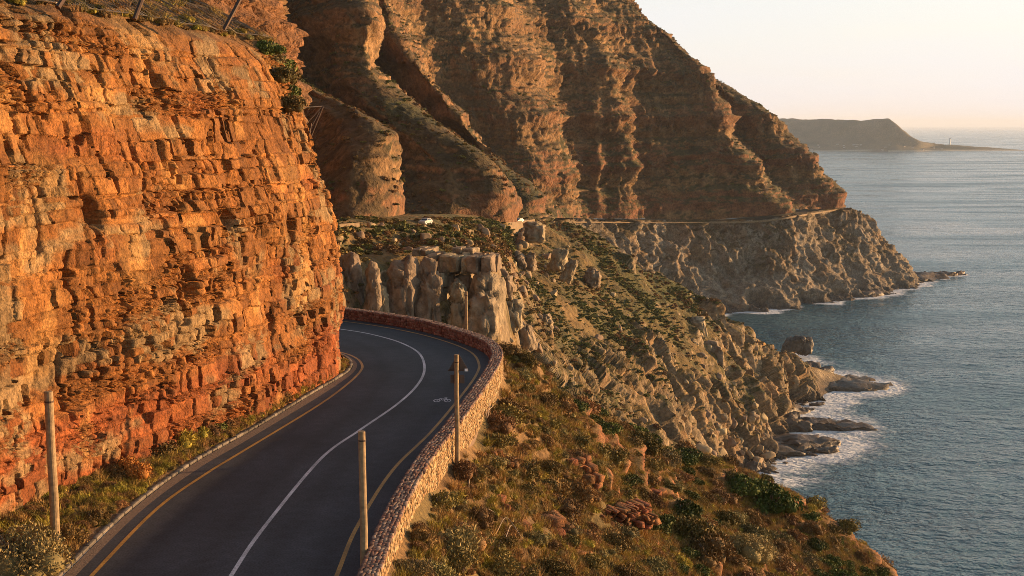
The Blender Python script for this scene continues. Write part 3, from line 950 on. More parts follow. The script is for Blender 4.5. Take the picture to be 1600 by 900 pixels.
# the largest sound blocks are pieces of their own; leave a socket for them
sel = (~hole) & (~inside) & (th > 0.24) & (wblk > 0.24) & (wblk < 1.9) & (r1 > 0.5) & (SS > 31) & (SS < 64.5) & (HH > 0.4) & (HH < 15.6)
key = bi.astype(np.int64) * 100000 + (ci.astype(np.int64) + 20000)
BL = {}
sk = key[sel]; ss_ = SS[sel]; hs_ = HH[sel]; ds_ = dep[sel]
order = np.argsort(sk, kind='stable')
sk, ss_, hs_, ds_ = sk[order], ss_[order], hs_[order], ds_[order]
u_, st_, cn_ = np.unique(sk, return_index=True, return_counts=True)
for k_, a_, n_ in zip(u_, st_, cn_):
    s_, h_, d_ = ss_[a_:a_ + n_], hs_[a_:a_ + n_], ds_[a_:a_ + n_]
    w_, t_ = np.ptp(s_), np.ptp(h_)
    if w_ > .22 and t_ > .22 and n_ * 0.06 * 0.042 > 0.72 * w_ * t_:
        BL[int(k_)] = (s_.min(), s_.max(), h_.min(), h_.max(), np.median(d_))
rank = sorted(BL, key=lambda k: -(BL[k][1] - BL[k][0]) * (BL[k][3] - BL[k][2]))[:290]
print('blocks', len(BL), len(rank))
chosen = np.isin(key, np.array(rank)) & sel
rnk = h2(bi, ci, 41)
dep = dep + 0.05 * chosen * (rnk - .3)
lean = np.interp(HH, LEAN[:, 0], LEAN[:, 1])
off = dep - lean
def cliff_pt(s, h, o):
    x = np.interp(s, CL_S, CL_PATH[:, 0]) + np.interp(s, CL_S, CL_N[:, 0]) * o
    y = np.interp(s, CL_S, CL_PATH[:, 1]) + np.interp(s, CL_S, CL_N[:, 1]) * o
    return np.stack([x, y, ROAD_Z + h], -1)
G_C = np.stack([CL_PATH[:, 0][:, None] + CL_N[:, 0][:, None] * off, CL_PATH[:, 1][:, None] + CL_N[:, 1][:, None] * off, ROAD_Z + HH + 0 * off], -1)
def cliff_col(s, h, rb_, rs_, zn):
    """rock colour of a bed or block: ochre to orange above, redder shale beds below"""
    p = np.stack([s, h, 0 * s], -1)
    c = mixc((0.19, 0.07, 0.016), (0.3, 0.125, 0.031), np.clip(rb_, 0, 1))
    c = mixc(c, (0.24, 0.062, 0.019), 0.8 * sstep(0.1, 0.75, (1 - sstep(0.5, 7.5, h)) * 0.75 + 0.45 * fbm(p / np.array([6., 1.2, 1]), 3, 451)))
    c = mixc(c, (0.21, 0.145, 0.07), 0.8 * sstep(0.1, 0.5, fbm(p / np.array([3., 1.6, 1]), 4, 453)) * (rs_ > .3))
    c = mixc(c, (0.42, 0.215, 0.065), 0.5 * sstep(0.3, 0.7, fbm(p / np.array([1.6, 2.6, 1]), 4, 455)))
    return c * (0.62 + 0.62 * rs_)[..., None]
colC = cliff_col(SS, HH, 0.5 * h1(bi, 20) + 0.5 * r1, r2, zone)
colC = mixc(colC, np.array([0.13, 0.08, 0.035]), 0.75 * topf)
n1, s1 = orient(G_C, gnormals(G_C))
# each chosen block takes its own patch of the face and stands free as a piece
FQ = grid_faces(*G_C.shape[:2])
if s1 < 0: FQ = FQ[:, ::-1]
kf = np.where(chosen, key, -1).ravel()[FQ]
own = (kf[:, 0] >= 0) & (kf == kf[:, :1]).all(1)
VC = G_C.reshape(-1, 3)
CC = colC.reshape(-1, 3)
near_cliff = tag(link('near_cliff', mesh_np('near_cliff', VC, FQ[~own], col=CC), M_CLIFF), kind='structure')
fo_ = FQ[own]; ko_ = kf[own, 0]
od = np.argsort(ko_, kind='stable'); fo_, ko_ = fo_[od], ko_[od]
uk, sti, cni = np.unique(ko_, return_index=True, return_counts=True)
nflat = np.repeat(np.c_[CL_N, np.zeros(len(CL_N))], len(hh), 0)
for k_, a_, n_ in zip(uk, sti, cni):
    if n_ < 6: continue
    f_ = fo_[a_:a_ + n_]
    vi, inv = np.unique(f_, return_inverse=True)
    inv = inv.reshape(-1, 4)
    ed = np.concatenate([inv[:, [0, 1]], inv[:, [1, 2]], inv[:, [2, 3]], inv[:, [3, 0]]])
    es = set(map(tuple, ed))
    bd = np.array([e for e in es if (e[1], e[0]) not in es])
    nv_ = len(vi)
    V = np.concatenate([VC[vi], VC[vi] - nflat[vi] * 0.35])
    side = np.stack([bd[:, 1], bd[:, 0], bd[:, 0] + nv_, bd[:, 1] + nv_], 1)
    link('rock_block', mesh_np('rock_block', V, np.concatenate([inv, side]), col=np.concatenate([CC[vi], CC[vi]])), M_CLIFF, near_cliff)

# ------------------------------------------------------------------ road
LEFT_Y = [(-11.5, 6), (-11.6, 16), (-11.7, 26), (-11.75, 34.4), (-11.65, 40.8), (-11.05, 45), (-10.5, 47.7), (-8.75, 56.1), (-8.0, 61.1), (-7.75, 64.4), (-7.9, 66.3), (-8.5, 68.3), (-9.6, 70), (-12, 72), (-17, 75), (-24, 79)]
MID_W = [(-7.75, 6), (-7.75, 16), (-7.8, 26), (-7.85, 34.4), (-7.75, 39.1), (-7.2, 47.2), (-6.3, 51.6), (-5.2, 56.5), (-4.6, 60.7), (-4.5, 64.7), (-5.0, 69.0), (-6.0, 72.1), (-7.6, 74.9), (-10.1, 77.6), (-15.5, 81.2), (-24, 86)]
RIGHT_Y = [(-4.85, 6), (-4.9, 16), (-4.9, 26), (-4.9, 34.4), (-4.85, 39), (-4.35, 45.5), (-3.3, 51.5), (-2.35, 58.5), (-1.8, 63.5), (-1.75, 66.5), (-2.25, 69.8), (-3.6, 73.0), (-5.8, 76.4), (-8.5, 79.3), (-11.2, 81.4), (-16, 84.6), (-24, 89)]
WALL_IN = [(-4.3, 6), (-4.25, 16), (-4.2, 26), (-4.1, 33), (-3.9, 39), (-3.4, 45), (-2.55, 51), (-1.7, 58), (-1.15, 63.5), (-1.1, 66.7), (-1.65, 70.0), (-3.1, 73.2), (-5.4, 76.9), (-8.2, 79.9), (-11.0, 82.2), (-16, 85.4), (-24, 90)]
KERB = [(-12.4, 6), (-12.45, 16), (-12.5, 26), (-12.55, 34.4), (-12.45, 40.6), (-11.85, 46.3), (-10.65, 51.9), (-9.3, 59.0), (-8.6, 62.5), (-8.3, 64.6), (-8.5, 67.0), (-9.4, 69.2), (-10.6, 70.9), (-13, 73), (-18, 75.8)]
def ribbon(name, a, b, z, mat, parent=None, n=240, rows=2):
    ca, cb = curve(a, 0.2)[0], curve(b, 0.2)[0]
    ia, ib = np.linspace(0, len(ca) - 1, n), np.linspace(0, len(cb) - 1, n)
    A = np.stack([np.interp(ia, np.arange(len(ca)), ca[:, k]) for k in (0, 1)], 1)
    B = np.stack([np.interp(ib, np.arange(len(cb)), cb[:, k]) for k in (0, 1)], 1)
    t = np.linspace(0, 1, rows)
    g = A[:, None] * (1 - t)[None, :, None] + B[:, None] * t[None, :, None]
    V = np.concatenate([g, np.full(g.shape[:2] + (1,), z)], -1)
    F = grid_faces(n, rows)
    nrm = np.cross(V[1, 0] - V[0, 0], V[0, 1] - V[0, 0])
    if nrm[2] < 0: F = F[:, ::-1]
    return link(name, mesh_np(name, V, F), mat, parent)
road = ribbon('road', KERB, [(x + .1, y) for x, y in WALL_IN], ROAD_Z, M_ASPHALT, rows=33)
ac_ = np.linspace(0, 1, 33)
wear_ = 1.12 - 0.26 * sum(np.exp(-((ac_ - c_) / .045) ** 2) for c_ in (.2, .41, .63, .82)) + .25 * np.exp(-(ac_ / .05) ** 2) + .3 * np.exp(-((1 - ac_) / .05) ** 2)
at_ = road.data.attributes.new('wear', 'FLOAT', 'POINT')
at_.data.foreach_set('value', np.tile(wear_, 240).astype(np.float32))
tag(road, kind='structure')
def line(name, pts, w, z, mat):
    c, _ = curve(pts, 0.25)
    n = normals2(c)
    g = np.stack([c - n * w / 2, c + n * w / 2], 1)
    V = np.concatenate([g, np.full(g.shape[:2] + (1,), z)], -1)
    F = grid_faces(len(c), 2)
    nrm = np.cross(V[1, 0] - V[0, 0], V[0, 1] - V[0, 0])
    if nrm[2] < 0: F = F[:, ::-1]
    return link(name, mesh_np(name, V, F), mat, road)
line('yellow_edge_line', LEFT_Y, 0.13, ROAD_Z + 0.004, M_YELLOW)
line('yellow_edge_line', RIGHT_Y, 0.13, ROAD_Z + 0.004, M_YELLOW)
line('white_centre_line', MID_W, 0.13, ROAD_Z + 0.004, M_WHITE)
# bicycle symbol painted on the seaward lane
def ring(c, r, w, n=20):
    th_ = np.linspace(0, 2 * math.pi, n, endpoint=False)
    V = np.concatenate([np.stack([c[0] + rr_ * np.cos(th_), c[1] + rr_ * 1.9 * np.sin(th_), 0 * th_ + ROAD_Z + .005], 1) for rr_ in (r - w, r)])
    F = [[i, (i + 1) % n, n + (i + 1) % n, n + i] for i in range(n)]
    return V, [f[::-1] for f in F]
def bar(a, b, w):
    a, b = np.array(a, float), np.array(b, float)
    t = (b - a) / np.linalg.norm(b - a); nn_ = np.array([-t[1], t[0]]) * w / 2
    V = np.array([np.r_[p, ROAD_Z + .005] for p in (a - nn_, b - nn_, b + nn_, a + nn_)])
    return V, [[0, 1, 2, 3]]
bx, by = Pz(691, 626, ROAD_Z)[:2]
BK = .68
bp = [ring((bx - .36, by), .24, .07), ring((bx + .36, by), .24, .07), bar((bx - .36, by), (bx - .16, by + .62), .07), bar((bx - .16, by + .62), (bx + .22, by + .66), .07), bar((bx - .12, by + .55), (bx + .02, by + .05), .07), bar((bx + .02, by + .05), (bx + .24, by + .7), .07), bar((bx + .36, by), (bx + .2, by + .95), .07), bar((bx + .1, by + .98), (bx + .3, by + .92), .08), bar((bx - .26, by + .72), (bx - .06, by + .72), .1)]
V, F, o_ = [], [], 0
for v, f in bp:
    v[:, :2] = (v[:, :2] - np.array([bx, by])) * BK + np.array([bx, by])
    V.append(v); F += [[i + o_ for i in q_] for q_ in f]; o_ += len(v)
polys('bicycle_marking', np.concatenate(V), F, M_WHITE, road)

# kerb of pale stones along the foot of the cliff
kc, ks = curve(KERB, 0.05)
kn = normals2(kc)
kerb_col = []
kerb = None
kerbV = ribbon('kerb', [(x - .17, y) for x, y in KERB], [(x - .01, y) for x, y in KERB], ROAD_Z + 0.035, M_MORTAR)
kerb = tag(kerbV, kind='structure')
s_ = 24.0
kn_count = 0
while s_ < ks[-1] - 8:
    ln_ = random.uniform(0.3, 0.75)
    i = np.searchsorted(ks, s_ + ln_ / 2)
    t_ = np.array([-kn[i][1], kn[i][0], 0]); n_ = np.array([kn[i][0], kn[i][1], 0])
    c_ = np.array([kc[i][0], kc[i][1], ROAD_Z + 0.04]) - n_ * 0.1
    V = stones_verts(c_[None], np.stack([t_, n_, np.array([0, 0, 1.])])[None], np.array([[ln_ / 2 - .004, 0.085, 0.05 + random.uniform(-.01, .02)]]), 0.05, ch=.9)
    g_ = random.uniform(.5, 1.2)
    link('kerb_stone', stones_mesh('kerb_stone', V, np.array([[0.15 * g_, 0.125 * g_, 0.1 * g_]])), M_STONE, kerb)
    s_ += ln_ + 0.02
# stone-set gutter between kerb and yellow line
gut = ribbon('gutter', [(x + .02, y) for x, y in KERB], [(x * .45 + KX * .55, y * .45 + KY * .55) for (x, y), (KX, KY) in zip(LEFT_Y[:15], KERB)], ROAD_Z + 0.004, M_MORTAR)
tag(gut, kind='structure')

# verge: a strip of earth that climbs from the kerb to the foot of the cliff
ca = curve(KERB, 0.25)[0]
base = np.stack([CL_PATH[:, 0], CL_PATH[:, 1]], 1)
g = []
for i_, c_ in enumerate(ca):
    if c_[1] < 16: continue
    j = np.argmin(((base - c_) ** 2).sum(1))
    e = base[j] + (base[j] - c_) * 0.25
    t = np.linspace(0, 1, 14)[:, None]
    ln_ = np.linalg.norm(e - c_)
    xy = (c_ - 0.15 * (e - c_) / (ln_ + 1e-6) * -1) * (1 - t) + e * t
    zz = ROAD_Z + 0.05 + 0.42 * np.minimum(1.6, ln_ * .6) * t[:, 0] ** 1.2
    g.append(np.concatenate([xy, zz[:, None]], 1))
g = np.array(g)
g[..., 2] += 0.10 * fbm(g / 0.8, 3, 501) * np.linspace(0, 1, 14)[None]
n1 = gnormals(g); s1 = np.sign(n1[..., 2].mean())
colV = mixc((0.12, 0.07, 0.03), (0.2, 0.11, 0.05), 0.5 + 0.5 * np.clip(1.5 * fbm(g / 1.2, 3, 503), -1, 1))
verge = grid_obj('verge', g, s1, M_SOIL, colV)
def verge_z(x, y):
    d_ = ((g[..., 0] - x) ** 2 + (g[..., 1] - y) ** 2)
    i = np.unravel_index(np.argmin(d_), d_.shape)
    return g[i][2]

# ------------------------------------------------------------------ parapet wall of rough stones
WALL_H, WALL_T = 0.68, 0.58
wc, ws = curve(WALL_IN, 0.1)
wnm = normals2(wc)
SEA_SIDE = 1.0
prof = [(0.03, -0.3), (0.03, WALL_H - .05), (WALL_T - .03, WALL_H - .05), (WALL_T - .03, -1.6)]
gw = np.stack([np.stack([wc[:, 0] + wnm[:, 0] * o, wc[:, 1] + wnm[:, 1] * o, np.full(len(wc), ROAD_Z + zz)], 1) for o, zz in prof], 1)
parapet = link('parapet_wall', mesh_np('parapet_wall', gw.reshape(-1, 3), grid_faces(len(wc), 4)), M_MORTAR)
tag(parapet, 'low parapet wall of rough reddish stones curving along the seaward side of the road', 'wall', kind='thing')
C_, A_, H_, K_ = [], [], [], []
def add_stone(s, o, zz, t_half, n_half, u_half, face, yaw=0.0, roll=0.0):
    x = np.interp(s, ws, wc[:, 0]); y = np.interp(s, ws, wc[:, 1])
    nx, ny = np.interp(s, ws, wnm[:, 0]), np.interp(s, ws, wnm[:, 1])
    n_ = np.array([nx, ny, 0]); t_ = np.array([-ny, nx, 0]); u_ = np.array([0, 0, 1.])
    cy, sy = math.cos(yaw), math.sin(yaw)
    if face == 'top':
        t_, n_ = t_ * cy + n_ * sy, n_ * cy - t_ * sy
    else:
        t_, u_ = t_ * cy + u_ * sy, u_ * cy - t_ * sy
    C_.append(np.array([x + nx * o, y + ny * o, ROAD_Z + zz])); A_.append(np.stack([t_, n_, u_])); H_.append((t_half, n_half, u_half)); K_.append(face)
rw = random.Random(3)
S0W, S1W = 25.0, ws[-1] - 6
for row in range(5):      # coping: crazy-paved top
    s = S0W + rw.uniform(0, .2)
    while s < S1W:
        l = rw.choice([.08, .12, .18, .26, .36]) * rw.uniform(.8, 1.2)
        o = (row + .5) * WALL_T / 5 + rw.uniform(-.02, .02)
        add_stone(s + l / 2, o, WALL_H - .055 + rw.uniform(-.006, .01), l / 2 - .008, WALL_T / 10 + rw.uniform(-.012, .012), .06, 'top', rw.uniform(-.25, .25))
        s += l
for row in range(13):      # seaward face
    hgt = .11
    zz = WALL_H - .12 - row * hgt
    s = S0W
    while s < S1W:
        l = rw.choice([.07, .1, .15, .22, .34]) * rw.uniform(.8, 1.2)
        add_stone(s + l / 2, WALL_T - .045 + rw.uniform(-.012, .02), zz + rw.uniform(-.02, .02), l / 2 - .008, .06, hgt / 2 - .006 + rw.uniform(-.02, .015), 'out', rw.uniform(-.12, .12))
        s += l
for row in range(4):      # road face
    hgt = .16
    zz = WALL_H - .12 - row * hgt
    s = S0W
    while s < S1W:
        l = rw.uniform(.14, .36)
        add_stone(s + l / 2, .045 + rw.uniform(-.03, .01), zz, l / 2 - .008, .06, hgt / 2 - .006, 'in', rw.uniform(-.1, .1))
        s += l
C_ = np.array(C_); A_ = np.array(A_); H_ = np.array(H_)
SV = stones_verts(C_, A_, H_, 0.1, ch=.88)
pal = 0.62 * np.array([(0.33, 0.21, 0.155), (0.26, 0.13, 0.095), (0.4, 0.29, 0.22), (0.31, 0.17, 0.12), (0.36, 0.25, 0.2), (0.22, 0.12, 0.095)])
palo = 0.72 * np.array([(0.44, 0.29, 0.14), (0.38, 0.23, 0.1), (0.48, 0.35, 0.19), (0.33, 0.19, 0.085)])  # seaward face: sunlit golden brightness put into the stone colours
sc_ = pal[RNG.integers(0, len(pal), len(C_))] * RNG.uniform(.75, 1.2, (len(C_), 1))
out_ = np.array([k == 'out' for k in K_])
in_ = np.array([k == 'in' for k in K_])
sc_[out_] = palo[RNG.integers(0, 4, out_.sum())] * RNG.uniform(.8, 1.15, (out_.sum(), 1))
sc_[in_] *= np.array([0.85, 0.62, 0.58])  # road face: stone colours darkened to paint in its shade
pxs, pys = proj(C_)
dist = np.linalg.norm(C_ - np.array([0, 0, CAM_H]), axis=1)
area = np.where(out_, H_[:, 0] * H_[:, 2], H_[:, 0] * H_[:, 1]) / dist ** 2
ok = (pys < 905) & (pys > 480) & ((~in_) | (C_[:, 1] > 62)) & ((~out_) | (C_[:, 2] > ROAD_Z - .5))
area = np.where(ok, area, 0)
big = np.argsort(-area)[:300]
rest = np.setdiff1d(np.arange(len(C_)), big)
for i in big:
    link('stone', stones_mesh('stone', SV[i:i + 1], sc_[i:i + 1]), M_STONE, parapet)
o = link('small_stones', stones_mesh('small_stones', SV[rest], sc_[rest]), M_STONE, parapet)
tag(o, kind='stuff')

# ------------------------------------------------------------------ shore rocks (each its own)
def icosphere(sub):
    import bmesh
    bm = bmesh.new()
    bmesh.ops.create_icosphere(bm, subdivisions=sub, radius=1.0)
    V = np.array([v.co[:] for v in bm.verts]); F = np.array([[v.index for v in f.verts] for f in bm.faces])
    bm.free()
    return V, F
ICO3, ICO4, ICO5 = icosphere(3), icosphere(4), icosphere(5)
def rock_shape(seed, sub=ICO3, cuts=9, rough=0.16, hard=0.72):
    """a weathered block: a ball cut by planes and roughened"""
    r = np.random.default_rng(seed)
    V, F = sub[0].copy(), sub[1]
    nrm = r.normal(size=(cuts, 3)); nrm /= np.linalg.norm(nrm, axis=1)[:, None]
    off = r.uniform(hard - .2, hard + .2, cuts)
    for n_, o_ in zip(nrm, off):
        dd = V @ n_ - o_
        V = V - np.where(dd > 0, dd * 0.92, 0)[:, None] * n_
    V = V * (1 + rough * fbm(V * 1.3 + seed * 3.7, 3, seed)[:, None] + 0.05 * fbm(V * 5 + seed, 2, seed + 9)[:, None])
    V -= V.mean(0)
    V /= np.abs(V).max(0)
    return V, F
SHORE = []
def shore_rock(px, py, w, h, label, tilt=0.0, depth=1.6, seed=1, z=-0.6, yaw=0.0, name='shore_rock', cat='rock', mat=None, cuts=10, rough=.2):
    """w, h in photo pixels at the waterline point (px, py)"""
    c = Pz(px, py, 0.0)
    k = c[1] / FPX * 1.01
    V, F = rock_shape(seed, ICO4, cuts, rough, .75)
    V = V * np.array([w * k / 2 * 1.35, w * k / 2 * depth * .6, h * k * 0.85])
    cz, sz = math.cos(tilt), math.sin(tilt)
    V = np.stack([V[:, 0] * cz + V[:, 2] * sz, V[:, 1], -V[:, 0] * sz + V[:, 2] * cz], 1)
    cy, sy = math.cos(yaw), math.sin(yaw)
    V = np.stack([V[:, 0] * cy - V[:, 1] * sy, V[:, 0] * sy + V[:, 1] * cy, V[:, 2]], 1)
    V += V / (np.linalg.norm(V, axis=1)[:, None] + 1e-6) * (h * k * 0.13 * facets(V / (h * k * .9), seed + 70) + .1 * h * k * fbm(V / (h * k * .4), 2, seed + 71))[:, None]
    zc_ = h * k * .62
    V[:, 2] = zc_ * np.tanh(V[:, 2] / zc_)
    fr_ = facets(V / (h * k * np.array([1.5, 1.1, 1.2])) + seed, seed + 81) * .8 + facets(V / (h * k * .5) + seed, seed + 91) * .35
    V = V + np.stack([.25 * fr_, .2 * fr_, .42 * fr_], 1) * zc_
    me = mesh_np(name, V, F)
    o = link(name, me, mat or M_SHORE)
    o.location = (c[0], c[1] + w * k * 0.05, z)
    tag(o, label, cat, 'wave-washed rocks along the shore')
    SHORE.append((c[0], c[1], w * k / 2))
    return o
shore_rock(1322, 602, 125, 20, 'dark split rock ledge with white surf at the tip of the middle point', .05, 1.6, 31)
shore_rock(1355, 603, 50, 12, 'low dark outermost reef rock off the middle point', .1, 1.4, 32)
shore_rock(1272, 588, 80, 30, 'broad brown rock hump joining the middle point to the slope', .15, 1.6, 3, z=1)
shore_rock(1246, 560, 36, 22, 'big rounded dark boulder perched on the crest of the middle point', .25, 1.3, 4, z=6.5, name='boulder', cat='boulder')
shore_rock(1215, 598, 90, 40, 'grey sloping slab below the perched boulder', .3, 1.5, 5, z=4)
shore_rock(1200, 640, 120, 42, 'wide brown rock shelf above the middle surf', .2, 1.6, 6, z=2)
shore_rock(1302, 668, 125, 16, 'long flat tongue of rock reaching out into the surf', .06, .9, 7)
shore_rock(1232, 672, 60, 30, 'rounded brown block at the root of the rock tongue', .1, 1.2, 8, z=2)
shore_rock(1205, 664, 50, 34, 'blocky tan rock beside the boulder beach', .1, 1.2, 9, z=3)
shore_rock(1250, 697, 140, 18, 'flat grey shelf with steep front washed by foam', .08, 1.0, 10, z=.4)
shore_rock(1290, 692, 90, 11, 'thin wedge of rock tapering into the foam', .12, .9, 11)
shore_rock(1205, 707, 125, 16, 'smooth dark shelf below the boulder beach', .06, 1.0, 12, z=.8)
shore_rock(1165, 716, 125, 20, 'long low whaleback rock at the inner edge of the cove', .03, 1.0, 13, z=.6)
shore_rock(1202, 726, 56, 10, 'small dark rock awash beside the whaleback', .0, 1.0, 14)
shore_rock(1171, 738, 25, 20, 'single pale boulder standing in the foam of the cove', .0, 1.2, 15, z=1.2, name='boulder', cat='boulder')
shore_rock(1176, 724, 20, 7, 'tiny dark rock breaking the foam', 0, 1, 16)
shore_rock(1228, 750, 26, 5, 'dark half-sunken rock offshore of the pale boulder', 0, 1, 17)
shore_rock(1262, 643, 14, 6, 'little dark rock alone in the middle surf', 0, 1, 18)
shore_rock(1425, 437, 110, 15, 'dark wedge-shaped rock ridge running out from the headland', .12, 1.2, 19, z=1)
shore_rock(1478, 430, 60, 12, 'low rock islet at the far end of the headland', .1, 1.0, 20)
shore_rock(1403, 444, 60, 22, 'brown rock foot under the headland cliff', .2, 1.2, 21, z=1)
shore_rock(1340, 461, 70, 18, 'rounded grey slab at the waterline below the far road', .15, 1.2, 22, z=1)
shore_rock(1205, 476, 36, 26, 'jumbled pale rock at the head of the bay', .1, 1.2, 23, z=2)
shore_rock(1165, 482, 30, 12, 'dark low rock in the inner bay', 0, 1.2, 24)
shore_rock(1245, 472, 60, 16, 'flat tan ledge along the bay waterline', .05, 1.0, 25, z=.6)

_rs = np.random.default_rng(123)
_marks = [('the middle point', 1322, 600), ('the rock tongue', 1305, 668), ('the flat grey shelf', 1245, 695), ('the whaleback rock', 1160, 712), ('the pale boulder in the foam', 1171, 738), ('the perched boulder', 1246, 560), ('the low reef rock', 1355, 603)]
for i, (bx0, bx1, by0, by1) in enumerate([(1225, 1300, 632, 648), (1240, 1330, 655, 662), (1180, 1240, 690, 715), (1290, 1380, 590, 612), (1210, 1290, 698, 712), (1120, 1190, 715, 730)] * 4):
    px, py = _rs.uniform(bx0, bx1), _rs.uniform(by0, by1)
    w_ = _rs.uniform(14, 46)
    shore_rock(px, py, w_, w_ * _rs.uniform(.14, .32), autolabel(('small' if w_ < 28 else 'long') + ' dark wave-washed rock', px, py, _marks, 'landward of', 'seaward of'), _rs.uniform(-.05, .12), 1.1, 200 + i, z=_rs.uniform(-.3, .6), yaw=_rs.uniform(-.4, .4), cuts=14)

# ------------------------------------------------------------------ sea
xs = np.concatenate([[-200000, -60000, -20000, -6000, -2000, -600, -200, -60], np.arange(0, 560, 2.4), np.arange(560, 1200, 8.0), [1300, 1500, 2000, 3000, 5000, 9000, 20000, 60000, 200000]])
ysea = np.concatenate([[-60000, -10000, -2000, -300, 0, 150], np.arange(250, 760, 2.4), np.arange(760, 1250, 4.0), np.arange(1250, 2600, 22.0), np.geomspace(2600, 90000, 40)])
XX, YY = np.meshgrid(xs, ysea, indexing='ij')
shore_pts = []
for GG in (G_G, G_F):
    zz = GG[..., 2]
    ii, jj = np.where((zz[:, :-1] > 0.2) & (zz[:, 1:] <= 0.2))
    shore_pts.append(GG[ii, jj, :2])
for x_, y_, r_ in SHORE:
    th_ = np.linspace(0, 2 * math.pi, 14)
    shore_pts.append(np.stack([x_ + r_ * np.cos(th_) * .95, y_ + r_ * np.sin(th_) * .6], 1))
sp = np.concatenate(shore_pts)[::2]
foam = np.zeros(XX.size)
near = np.where((XX.ravel() > 20) & (XX.ravel() < 560) & (YY.ravel() > 300) & (YY.ravel() < 1230))[0]
xy = np.stack([XX.ravel()[near], YY.ravel()[near]], 1)
for a in range(0, len(near), 8000):
    d2 = ((xy[a:a + 8000, None, 0] - sp[None, :, 0]) ** 2 + (xy[a:a + 8000, None, 1] - sp[None, :, 1]) ** 2).min(1)
    foam[near[a:a + 8000]] = np.sqrt(d2)
dmin = np.where(foam > 0, foam, 999)
p_ = np.stack([XX.ravel(), YY.ravel(), 0 * XX.ravel()], 1)
dmin = dmin + 9 * fbm(p_ / 26, 3, 601)
reach = np.where(p_[:, 1] < 700, 32.0, 15.0) * (0.55 + 0.75 * (0.5 + .5 * fbm(p_ / 60, 2, 603)))
fo = np.exp(-np.clip(dmin, 0, 999) / reach * 1.5)
# exposed surf in the cove in front of the middle point
for (fx, fy, fr, fa) in [(1215, 725, 26, .75), (1300, 690, 30, .8), (1290, 640, 22, .7), (1385, 605, 22, .5), (1330, 655, 20, .5), (1240, 690, 20, .8), (1200, 742, 14, .7), (1480, 446, 26, .4)]:
    c = Pz(fx, fy, 0)
    fo = np.maximum(fo, fa * np.exp(-(((p_[:, 0] - c[0]) / fr) ** 2 + ((p_[:, 1] - c[1]) / (fr * 1.1)) ** 2)))
VZ = 0.0 * XX
near_m = ((XX > -10) & (XX < 1200) & (YY > 240) & (YY < 2600))
swl = 0.32 * fbm(np.stack([XX / 34 + YY / 90, YY / 13 - XX / 60, 0 * XX], -1), 3, 611) + 0.15 * fbm(np.stack([XX / 7, YY / 5, 0 * XX], -1), 2, 613)
VZ = np.where(near_m, swl, 0)
me = mesh_np('sea', np.stack([XX, YY, VZ], -1).reshape(-1, 3), grid_faces(len(xs), len(ysea)), smooth=True, attrs={'foam': fo})
